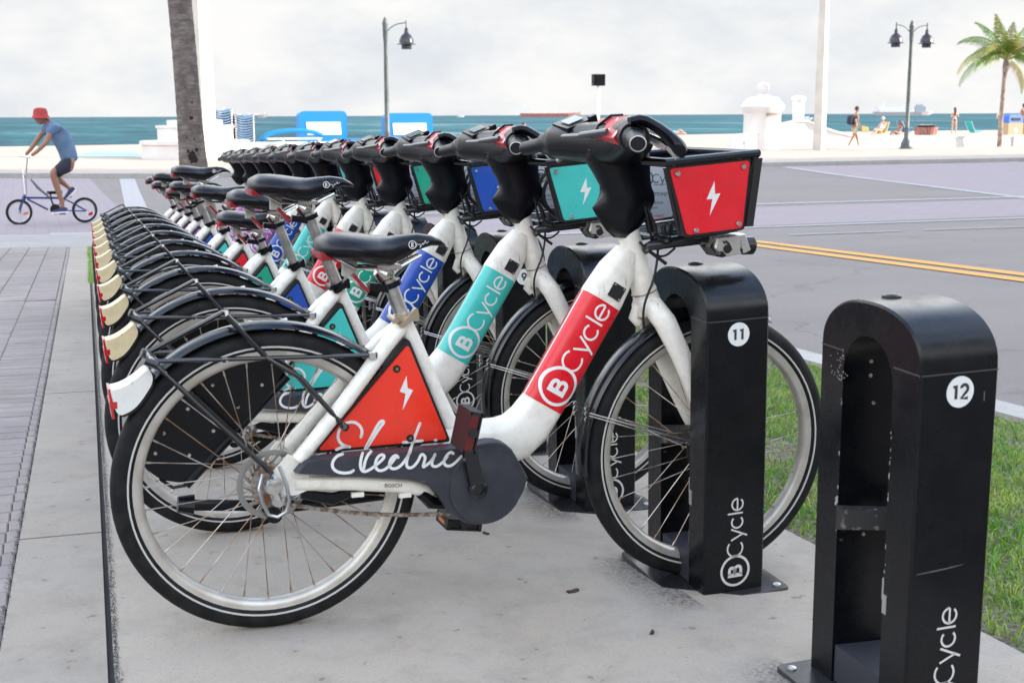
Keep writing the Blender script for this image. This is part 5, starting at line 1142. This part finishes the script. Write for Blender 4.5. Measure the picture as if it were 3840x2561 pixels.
def boat(x, y, s, lab):
    t = thing('motor_boat', lab, 'boat', (x, y, -3), (0, 0, -.4)); q = MB(); q.loft([[(-s, -s * .25, 0), (-s, -s * .3, s * .3), (-s, s * .3, s * .3), (-s, s * .25, 0)], [(s * .5, -s * .25, 0), (s * .5, -s * .3, s * .35), (s * .5, s * .3, s * .35), (s * .5, s * .25, 0)], [(s, -.02, s * .3), (s, -.02, s * .45), (s, .02, s * .45), (s, .02, s * .3)]]); link('hull', q.mesh('hull', MATS['ship_white'], False), t)
    q = MB(); q.box((-.1 * s, 0, s * .5), (s * .8, s * .4, s * .4)); link('cabin', q.mesh('cabin', MATS['ship_white'], False), t)
boat(1730 * .3, 2600 * .3, 3.6, 'small white motor boat on the sea left of the tall concrete pole'); boat(900, 2700, 8, 'distant white speedboat on the horizon right of the red tanker')

# ------------------------------------------------------------------ people
SKIN = [mat('skin_tan', (.30, .15, .095), .5), mat('skin_light', (.60, .36, .26), .5), mat('skin_brown', (.30, .15, .09), .5)]
def skinned(name, chains, m_, parent, sub=2):
    """chains: list of lists of (x, y, z, r); one skin-modified mesh"""
    v = []; e = []; rr = []; idx = {}
    for ch in chains:
        prev = None
        for x, y, z, r in ch:
            k = (round(x, 3), round(y, 3), round(z, 3))
            if k not in idx: idx[k] = len(v); v.append((x, y, z)); rr.append(r)
            if prev is not None and prev != idx[k]: e.append((prev, idx[k]))
            prev = idx[k]
    me = bpy.data.meshes.new(name); me.from_pydata(v, e, []); o = bpy.data.objects.new(name, me); COL.objects.link(o)
    md = o.modifiers.new('skin', 'SKIN'); md.use_smooth_shade = True
    for i, sv in enumerate(me.skin_vertices[0].data): sv.radius = (rr[i], rr[i]); sv.use_root = (i == 0)
    o.modifiers.new('sub', 'SUBSURF').levels = sub; o.modifiers['sub'].render_levels = sub
    dg = bpy.context.evaluated_depsgraph_get(); m2 = bpy.data.meshes.new_from_object(o.evaluated_get(dg)); bpy.data.objects.remove(o)
    m2.materials.clear(); m2.materials.append(m_); m2.polygons.foreach_set('use_smooth', [True] * len(m2.polygons))
    return link(name, m2, parent)
def head(c, r, face, m_, parent, hair=None, hairlen=0):
    """head with nose, ears, eyes; face = unit direction"""
    f_ = Vector((*face, 0)).normalized(); s_ = Vector((-f_.y, f_.x, 0)); C = Vector(c); q = MB(); rings = []
    for i in range(11):
        a = -math.pi / 2 + math.pi * i / 10; z = math.sin(a) * r * 1.28; w = math.cos(a) * r + .002
        jaw = 1 - .22 * max(0, -math.sin(a))
        rings.append([C + f_ * (math.cos(2 * math.pi * j / 16) * w * 1.08 * (jaw if math.cos(2 * math.pi * j / 16) < 0 else 1)) + s_ * (math.sin(2 * math.pi * j / 16) * w * .86 * jaw) + Vector((0, 0, z)) for j in range(16)])
    q.loft(rings); n0 = C + f_ * r * 1.02; q.loft([[n0 + s_ * .010 + Vector((0, 0, -.025)), n0 - s_ * .010 + Vector((0, 0, -.025)), n0 + Vector((0, 0, .02))], [n0 + f_ * .020 + s_ * .006 + Vector((0, 0, -.022)), n0 + f_ * .020 - s_ * .006 + Vector((0, 0, -.022)), n0 + f_ * .006 + Vector((0, 0, .01))]])
    for sg in (-1, 1): q.tube([C + s_ * sg * r * .84 + Vector((0, 0, .022)), C + s_ * sg * r * .93 + Vector((0, 0, .0)), C + s_ * sg * r * .84 + Vector((0, 0, -.03))], [.008, .014, .008], 6)
    h = link('head', q.mesh('head', m_), parent)
    q = MB()
    for sg in (-1, 1): q.lathe([(.001, -.007), (.008, -.003), (.008, .003), (.001, .007)], 8, tuple(C + f_ * r * .96 + s_ * sg * .030 + Vector((0, 0, .012))))
    link('eye', q.mesh('eye', PLB), h)
    if hair:
        q = MB(); rings = []
        for i in range(8):
            a = -.15 + (math.pi / 2 + .15) * i / 7; z = math.sin(a) * r * 1.36; w = math.cos(a) * r * 1.10 + .002
            rings.append([C - f_ * r * .12 + f_ * (math.cos(2 * math.pi * j / 14) * w) + s_ * (math.sin(2 * math.pi * j / 14) * w * .92) + Vector((0, 0, z + r * .12)) for j in range(14)])
        q.loft(rings)
        if hairlen: q.tube([C - f_ * r * .5 + Vector((0, 0, r * .5)), C - f_ * r * 1.0 + Vector((0, 0, -hairlen * .4)), C - f_ * r * .9 + Vector((0, 0, -hairlen))], [r * .8, r * .85, r * .4], 10)
        link('hair', q.mesh('hair', hair), h)
    return h
def hand(mb_list, wrist, d, curl, size=.09):
    """palm and five tapering fingers from the wrist towards d, as skinned chains"""
    w = Vector(wrist); d = Vector(d).normalized(); up = Vector((0, 0, 1)); s_ = d.cross(up)
    if s_.length < .1: s_ = Vector((0, 1, 0))
    s_.normalize(); n_ = s_.cross(d); ch = []
    for i, (o_, l) in enumerate(((-.030, .062), (-.011, .078), (.010, .074), (.028, .058))):
        a = w + d * .02 + s_ * o_ * .5; b = w + d * .085 + s_ * o_; c = b + (d * .7 - n_ * curl) * l * .5; e = c + (d * .3 - n_ * curl * 1.4) * l * .4
        ch.append([(*a, .016), (*b, .0105), (*c, .0095), (*e, .007)])
    a = w + d * .02 - s_ * .02; b = w + d * .05 - s_ * .05; c = b + d * .035 - s_ * .01; ch.append([(*a, .014), (*b, .011), (*c, .008)]); return ch
def shoe(foot, d, m_, parent, sole=None):
    f_ = Vector(foot); d = Vector(d).normalized(); sd_ = Vector((0, 0, 1)).cross(d)
    if sd_.length < .1: sd_ = Vector((0, 1, 0))
    sd_.normalize(); u_ = d.cross(sd_); rings = []
    for t, w, h in ((-.09, .028, .06), (-.06, .036, .075), (0, .038, .07), (.07, .045, .05), (.13, .045, .038), (.17, .025, .02)): rings.append([f_ + d * t + sd_ * w * a + u_ * (h * b - .02) for a, b in ((-1, 0), (-.9, .7), (-.4, 1), (.4, 1), (.9, .7), (1, 0))])
    o = link('shoe', MB().loft(rings).mesh('shoe', m_), parent)
    q = MB(); q.loft([[f_ + d * t + sd_ * w * a + u_ * (b - .02) for a, b in ((-1.08, -.018), (-1.08, .008), (1.08, .008), (1.08, -.018))] for t, w in ((-.095, .028), (-.05, .038), (.07, .046), (.13, .045), (.175, .024))]); link('sole', q.mesh('sole', sole or LET), o)
def mirror_dir(h): return h

# cyclist on a small-wheeled bicycle riding left across the brick crossing
hd = Vector((-.97, -.243, 0)).normalized(); base = Vector((.41, 19.85, gz(.41, 19.85) - .026)); sdv = Vector((-hd.y, hd.x, 0))   # sdv: to the rider's left
def P(zx, zy, s=0.0):
    """trace point of the rider (picture zoom units) -> local coordinates: x forward, y left, z up"""
    X = (995 - zx) * .00138; return (X, s, (1465 + (995 - zx) * .045 - zy) * .001376)
rot = math.atan2(hd.y, hd.x)
bm_ = thing('bicycle', 'small blue low bicycle with tall silver handlebar crossing on the left', 'bicycle', base, (0, 0, rot))
NAV = mat('navy_frame', (.012, .03, .16), .35); SIL = mat('silver_bar', (.6, .6, .62), .25, metal=.9)
WRs = .212
def small_wheel(c):
    w = bpy.data.objects.new('wheel', None); COL.objects.link(w); w.parent = bm_; w.location = c
    q = MB(); torus(q, WRs - .02, .02, .02, 40, 10); link('tyre', q.mesh('tyre', RUB), w); q = MB(); torus(q, WRs - .045, .009, .012, 40, 6); link('rim', q.mesh('rim', SIL), w)
    q = MB()
    for i in range(20): a = 2 * math.pi * i / 20; q.tube([(.16 * math.cos(a), 0, .16 * math.sin(a)), (.02 * math.cos(a + .5), .02 * (-1) ** i, .02 * math.sin(a + .5))], .0014, 4)
    link('spokes', q.mesh('spokes', SIL), w, kind='stuff'); q = MB(); q.lathe([(.02, -.05), (.02, .05)], 12, axis='y'); link('hub', q.mesh('hub', SIL), w); return w
rw = small_wheel((0, 0, WRs)); fw = small_wheel((1.06, 0, WRs + .012))
q = MB(); q.prism([(-.12, -.03), (-.06, -.045), (-.04, -.09), (-.09, -.10), (-.13, -.07)], .015, .03); link('reflector', q.mesh('refl', REDP, False), rw); q = MB(); q.prism([(-.13, .005), (-.05, -.02), (-.06, -.05), (-.14, -.03)], .015, .03); link('reflector', q.mesh('refl', ORG, False), fw)
q = MB(); q.tube([P(305, 1165), P(750, 1168)], .018, 8); q.tube([P(330, 1180), P(560, 1305)], .017, 8); q.tube([P(600, 1168), P(645, 1305)], .015, 8)
for s_ in (-1, 1): q.tube([P(600, 1315, s_ * .02), P(995, 1322, s_ * .055)], .010, 6); q.tube([P(750, 1170, s_ * .02), P(880, 1240, s_ * .05), P(1000, 1312, s_ * .055)], .010, 6); q.tube([P(292, 1150, s_ * .02), P(270, 1210, s_ * .045), (1.06, s_ * .048, WRs + .012)], .012, 6)
q.tube([P(305, 1130), P(288, 1210)], .022, 10); link('frame', q.mesh('frame', NAV), bm_)
q = MB()
for s_ in (-1, 1): q.tube([P(318, 1140, s_ * .03), P(318, 900, s_ * .09), P(335, 690, s_ * .16)], .011, 8)
q.tube([P(335, 690, -.30), P(335, 685, -.16), P(335, 685, .16), P(335, 690, .30)], .011, 8); q.tube([P(318, 890, -.09), P(318, 890, .09)], .009, 6); link('handlebar', q.mesh('handlebar', SIL), bm_)
q = MB(); q.tube([P(385, 945), P(460, 1045), P(580, 1155)], [.016, .024, .014], 8); link('front_strut', q.mesh('strut', mat('strut_grey', (.16, .17, .18), .5)), bm_)
q = MB(); q.tube([P(610, 1170), P(600, 1120)], .012, 8); q.box(P(650, 1100), (.22, .12, .05)); link('saddle', q.mesh('saddle', SAD), bm_)
q = MB(); q.lathe([(.085, .03), (.085, .036)], 24, P(640, 1300), 'y'); q.tube([P(640, 1300, .07), P(690, 1345, .08)], .009, 6); q.tube([P(640, 1300, -.07), P(780, 1200, -.08)], .009, 6); q.box(P(700, 1350, .12), (.09, .09, .02)); q.box(P(830, 1160, -.12), (.09, .09, .02)); link('crankset', q.mesh('crank', PLB), bm_)
cy = thing('person', 'man in red bucket hat, blue t-shirt and black shorts riding the small bicycle', 'person', base, (0, 0, rot))
SH = .17; s1 = SKIN[0]
torso = [(*P(850, 760), .12), (*P(815, 560), .125), (*P(745, 400), .135), (*P(665, 300), .10), (*P(610, 262), .055), (*P(570, 235), .05)]
near_leg = [(*P(850, 760), .12), (*P(820, 790, .10), .10), (*P(620, 850, .11), .068), (*P(655, 1000, .11), .058), (*P(715, 1240, .11), .036), (*P(700, 1290, .11), .035)]
far_leg = [(*P(850, 760), .12), (*P(830, 790, -.10), .10), (*P(650, 890, -.11), .066), (*P(760, 970, -.11), .056), (*P(840, 1040, -.11), .034), (*P(862, 1075, -.11), .034)]
armN = [(*P(665, 300), .10), (*P(640, 335, SH), .055), (*P(560, 500, .20), .044), (*P(440, 620, .19), .034), (*P(375, 668, .17), .026)]
armF = [(*P(665, 300), .10), (*P(640, 335, -SH), .055), (*P(530, 480, -.20), .044), (*P(440, 600, -.19), .034), (*P(375, 665, -.17), .026)]
hc = hand(None, P(375, 668, .17), (1, 0, -.05), .9) + hand(None, P(375, 665, -.17), (1, 0, -.05), .9)
skinned('body', [torso, near_leg, far_leg, armN, armF] + hc, s1, cy)
BLU = mat('tshirt_blue', (.10, .175, .29), .85, col2=(.14, .22, .33), nscale=6, bump=.6, bscale=14); BKS = mat('shorts_black', (.02, .02, .035), .8)
skinned('tshirt', [[(*P(868, 750), .135), (*P(850, 690), .150), (*P(825, 570), .160), (*P(755, 410), .170), (*P(675, 315), .135), (*P(628, 275), .075)], [(*P(675, 315), .135), (*P(645, 335, SH), .088), (*P(596, 430, .19), .074)], [(*P(675, 315), .135), (*P(645, 335, -SH), .088), (*P(596, 430, -.19), .074)]], BLU, cy)
skinned('shorts', [[(*P(800, 660), .125), (*P(845, 740), .138), (*P(800, 790, .09), .115), (*P(700, 830, .11), .105), (*P(655, 880, .115), .092)], [(*P(845, 740), .138), (*P(800, 795, -.09), .112), (*P(720, 860, -.11), .10), (*P(690, 900, -.115), .088)]], BKS, cy)
h = head(P(548, 215), .092, (1, 0), s1, cy, hair=mat('dark_hair', (.03, .02, .015), .7))
q = MB(); c = P(548, 200); q.lathe([(.155, -.035), (.15, -.03), (.118, .01), (.112, .07), (.095, .115), (.05, .132), (.001, .135)], 20, c); link('bucket_hat', q.mesh('hat', mat('hat_red', (.42, .045, .045), .8)), cy)
SHN = mat('shoe_navy', (.03, .035, .12), .7); shoe(P(700, 1315, .11), (1, 0, -.03), SHN, cy); shoe(P(862, 1100, -.11), (.75, 0, -.66), SHN, cy)

def person(lab, x, y, z, rz, H, body, head_c, face, skin, hair, hairlen, clothes, shoes=None, group=None):
    t = thing('person', lab, 'person', (x, y, z), (0, 0, rz), group)
    skinned('body', body, skin, t, 1); head(head_c, .095, face, skin, t, hair, hairlen)
    for nm, ch, m_ in clothes: skinned(nm, ch, m_, t, 1)
    if shoes:
        for f_, d, m_ in shoes: shoe(f_, d, m_, t)
    return t
HB = mat('hair_brown', (.07, .035, .02), .6); HK = MATS['dark_hair']; WH = mat('cloth_white', (.7, .7, .68), .8); KH = mat('cloth_khaki', (.5, .42, .30), .8); OL = mat('bag_olive', (.35, .30, .12), .8)
# walker, striding to the right (+x)
w = person('young man with a dark backpack walking right along the promenade', 34.4, 46, -.36, 0, 1.75,
    [[(0, 0, .95, .11), (0, 0, 1.15, .11), (.02, 0, 1.38, .12), (.04, 0, 1.50, .06), (.06, 0, 1.58, .05)], [(0, 0, .95, .11), (.0, -.09, .88, .09), (-.12, -.09, .50, .062), (-.36, -.09, .12, .038), (-.36, -.09, .06, .035)], [(0, 0, .95, .11), (.0, .09, .88, .09), (.18, .09, .50, .062), (.30, .09, .12, .038), (.33, .09, .06, .035)],
     [(.02, 0, 1.38, .12), (.02, -.19, 1.40, .052), (-.04, -.22, 1.15, .04), (.12, -.22, .98, .03)] , [(.02, 0, 1.38, .12), (.02, .19, 1.40, .052), (.0, .22, 1.12, .04), (.15, .22, .95, .03)]] + hand(None, (.12, -.22, .98), (.8, 0, -.5), .6) + hand(None, (.15, .22, .95), (.8, 0, -.5), .6),
    (.08, 0, 1.70), (1, 0), SKIN[0], HK, 0, [('tank_top', [[(0, 0, .98, .125), (0, 0, 1.18, .125), (.02, 0, 1.38, .135)]], WH), ('shorts', [[(0, 0, .95, .13), (0, -.09, .85, .12), (-.09, -.09, .58, .10)], [(0, 0, .95, .13), (0, .09, .85, .12), (.13, .09, .58, .10)]], KH)],
    [((-.34, -.09, .03), (.95, 0, -.2), WH), ((.36, .09, .03), (.95, 0, .2), WH)])
t = thing('backpack', 'dark backpack on the back of the walking young man', 'backpack', (34.4, 46, -.36)); q = MB(); q.prism(rpoly([(-.34, 1.04), (-.33, 1.40), (-.10, 1.46), (-.08, 1.0)], .09), -.14, .14, .03); link('pack', q.mesh('pack', BKS), t)
t = thing('beach_bag', 'olive cloth bag carried in front by the walking young man', 'bag', (34.4, 46, -.36)); q = MB(); q.prism(rpoly([(.14, .70), (.10, .98), (.50, .92), (.55, .68)], .06), -.34, -.24, .02); link('bag', q.mesh('bag', OL), t)
def standing(lab, x, y, z, rz, skin, hair, hairlen, clothes, arms, s=1.0, face=(0, 1)):
    return person(lab, x, y, z, rz, 1.7, [[(0, 0, .92, .115), (0, 0, 1.10, .095), (0, 0, 1.32, .11), (0, 0, 1.45, .055), (0, 0, 1.53, .05)], [(0, 0, .92, .115), (-.09, 0, .86, .095), (-.11, 0, .48, .06), (-.14, .02, .09, .036), (-.14, .12, .03, .03)], [(0, 0, .92, .115), (.09, 0, .86, .095), (.12, .02, .48, .06), (.14, .03, .09, .036), (.14, .13, .03, .03)]] + arms, (0, .0, 1.62), face, skin, hair, hairlen, clothes)
standing('woman in a black bikini with long brown hair standing behind the low wall', 56.4, 66, -.22, R(-25), SKIN[1], HB, .42, [('bikini_bottom', [[(0, 0, .99, .130), (0, 0, .93, .148), (0, 0, .86, .13)]], BKS), ('bikini_top', [[(0, 0, 1.31, .125), (0, 0, 1.27, .138), (0, 0, 1.23, .125)]], BKS)], [[(0, 0, 1.32, .11), (-.17, 0, 1.36, .045), (-.22, .05, 1.12, .036), (-.10, .2, 1.2, .028)] + [], [(0, 0, 1.32, .11), (.17, 0, 1.36, .045), (.26, .08, 1.14, .036), (.26, .24, 1.38, .028)]] + hand(None, (.26, .24, 1.38), (0, .2, 1), .5))
standing('bare-chested man with hands on hips standing behind the sunlit palm trunk', 54.85, 60, -.2, R(20), SKIN[1], HK, 0, [('green_shorts', [[(0, 0, .94, .135), (-.09, 0, .82, .11), (-.10, 0, .60, .095)], [(0, 0, .94, .135), (.09, 0, .82, .11), (.11, 0, .60, .095)]], mat('shorts_green', (.06, .30, .10), .8))], [[(0, 0, 1.32, .11), (-.19, 0, 1.38, .05), (-.45, .02, 1.16, .04), (-.18, .08, 1.0, .03)], [(0, 0, 1.32, .11), (.19, 0, 1.38, .05), (.45, .02, 1.16, .04), (.18, .08, 1.0, .03)]])
standing('man standing at the very right edge beside the litter bin', 54.75, 58, -.05, R(10), SKIN[0], HK, 0, [('swim_shorts', [[(0, 0, .94, .135), (-.09, 0, .80, .11), (-.10, 0, .56, .095)], [(0, 0, .94, .135), (.09, 0, .80, .11), (.11, 0, .56, .095)]], mat('shorts_violet', (.25, .22, .45), .8))], [[(0, 0, 1.32, .11), (-.19, 0, 1.38, .05), (-.26, .02, 1.10, .04), (-.22, .10, .86, .03)], [(0, 0, 1.32, .11), (.19, 0, 1.38, .05), (.26, .02, 1.10, .04), (.22, .08, .86, .03)]] + hand(None, (-.22, .10, .86), (0, .1, -1), .4), s=1)
person('person in a white hat and shirt sitting in the yellow beach chair', 47.7, 62, -.2, R(200), 1.7, [[(0, 0, .30, .13), (-.15, 0, .55, .12), (-.22, 0, .78, .10), (-.20, 0, .90, .05)], [(0, 0, .30, .13), (.10, -.09, .32, .09), (.50, -.10, .42, .06), (.85, -.1, .08, .04)], [(0, 0, .30, .13), (.10, .09, .32, .09), (.50, .10, .42, .06), (.85, .1, .08, .04)], [(-.22, 0, .78, .10), (-.2, -.19, .74, .05), (.0, -.24, .50, .04), (.2, -.2, .42, .03)], [(-.22, 0, .78, .10), (-.2, .19, .74, .05), (.0, .24, .50, .04), (.2, .2, .42, .03)]], (-.18, 0, 1.03), (1, 0), SKIN[1], WH, 0, [('shirt', [[(-.02, 0, .34, .145), (-.15, 0, .55, .14), (-.22, 0, .78, .125)]], WH)])
for (x, y, z, rz, lab, sk2) in ((49.0, 62, -.2, R(190), 'dark-haired person resting on the sand left of the double lamp', SKIN[0]), (24.75, 62, -.15, R(10), 'woman sitting on the sand beneath the red tanker', SKIN[1])):
    person(lab, x, y, z, rz, 1.6, [[(0, 0, .12, .13), (-.08, 0, .36, .11), (-.10, 0, .58, .10), (-.08, 0, .68, .05)], [(0, 0, .12, .13), (.12, -.09, .14, .09), (.42, -.12, .34, .06), (.62, -.1, .05, .04)], [(0, 0, .12, .13), (.12, .09, .14, .09), (.44, .10, .30, .06), (.66, .1, .05, .04)], [(-.10, 0, .58, .10), (-.1, -.17, .54, .045), (-.24, -.22, .30, .036), (-.3, -.2, .06, .028)], [(-.10, 0, .58, .10), (-.1, .17, .54, .045), (.1, .22, .36, .036), (.3, .18, .3, .028)]], (-.06, 0, .80), (1, 0), sk2, HB, .22, [('swimsuit', [[(0, 0, .12, .14), (-.06, 0, .25, .12)]], mat('swim_coral', (.5, .15, .15), .7))])
person('sunbather in turquoise shorts lying on the sand right of the cockpit', 37.9, 70, -.16, R(-30), 1.7, [[(0, 0, .16, .12), (-.22, 0, .18, .10), (-.45, 0, .24, .11), (-.58, 0, .30, .05)], [(0, 0, .16, .12), (.12, -.08, .15, .09), (.50, -.1, .14, .06), (.88, -.12, .10, .036)], [(0, 0, .16, .12), (.12, .08, .15, .09), (.46, .12, .34, .06), (.80, .12, .12, .036)], [(-.45, 0, .24, .11), (-.45, -.17, .2, .045), (-.25, -.28, .1, .036), (0, -.25, .1, .028)], [(-.45, 0, .24, .11), (-.45, .17, .2, .045), (-.65, .24, .1, .036), (-.7, .1, .1, .028)]], (-.68, 0, .34), (1, .2), SKIN[1], HB, .15, [('shorts', [[(-.03, 0, .16, .135), (.12, -.08, .16, .11), (.3, -.09, .15, .09)], [(-.03, 0, .16, .135), (.12, .08, .16, .11)]], mat('shorts_turquoise', (.10, .45, .45), .8))])

# ------------------------------------------------------------------ hotels behind the viewpoint, whose shade covers the street
BWL = mat('hotel_stucco', (.66, .62, .56), .8, col2=(.60, .56, .50), nscale=.2); BGL = mat('hotel_glass', (.03, .045, .06), .15)
def hotel(x0, x1, y, d, H, lab):
    t = thing('hotel', lab, 'hotel', (0, 0, -.5), (0, 0, 0)); q = MB(); q.box(((x0 + x1) / 2, y - d / 2, H / 2), (x1 - x0, d, H)); q.box(((x0 + x1) / 2, y - d / 2, H + .5), (x1 - x0 + .8, d + .8, 1.0)); link('wall', q.mesh('wall', BWL, False), t)
    n = int(H // 3.3); m_ = int((x1 - x0) // 4); q = MB(); s_ = MB()
    for i in range(n):
        s_.box(((x0 + x1) / 2, y + .7, 3.3 * i + 3.15), (x1 - x0, 1.4, .22))
        for j in range(m_): q.box((x0 + 2 + 4 * j, y + .02, 3.3 * i + 1.5), (2.6, .06, 2.3))
    o = link('window', q.mesh('window', BGL, False), t); o['kind'] = 'stuff'; o = link('balcony', s_.mesh('balcony', BWL, False), t); o['kind'] = 'stuff'
hotel(38, 112, -30, 20, 47.5, 'tall balconied hotel block to the right behind the viewpoint, outside the picture'); hotel(112.5, 205, -30, 20, 47.5, 'far hotel block down the street behind the viewpoint, outside the picture'); hotel(-60, 37, -30, 12, 9.5, 'low building added behind the viewpoint to darken the reflected horizon, outside the picture')  # low block is added out of view so the posts reflect a dark horizon
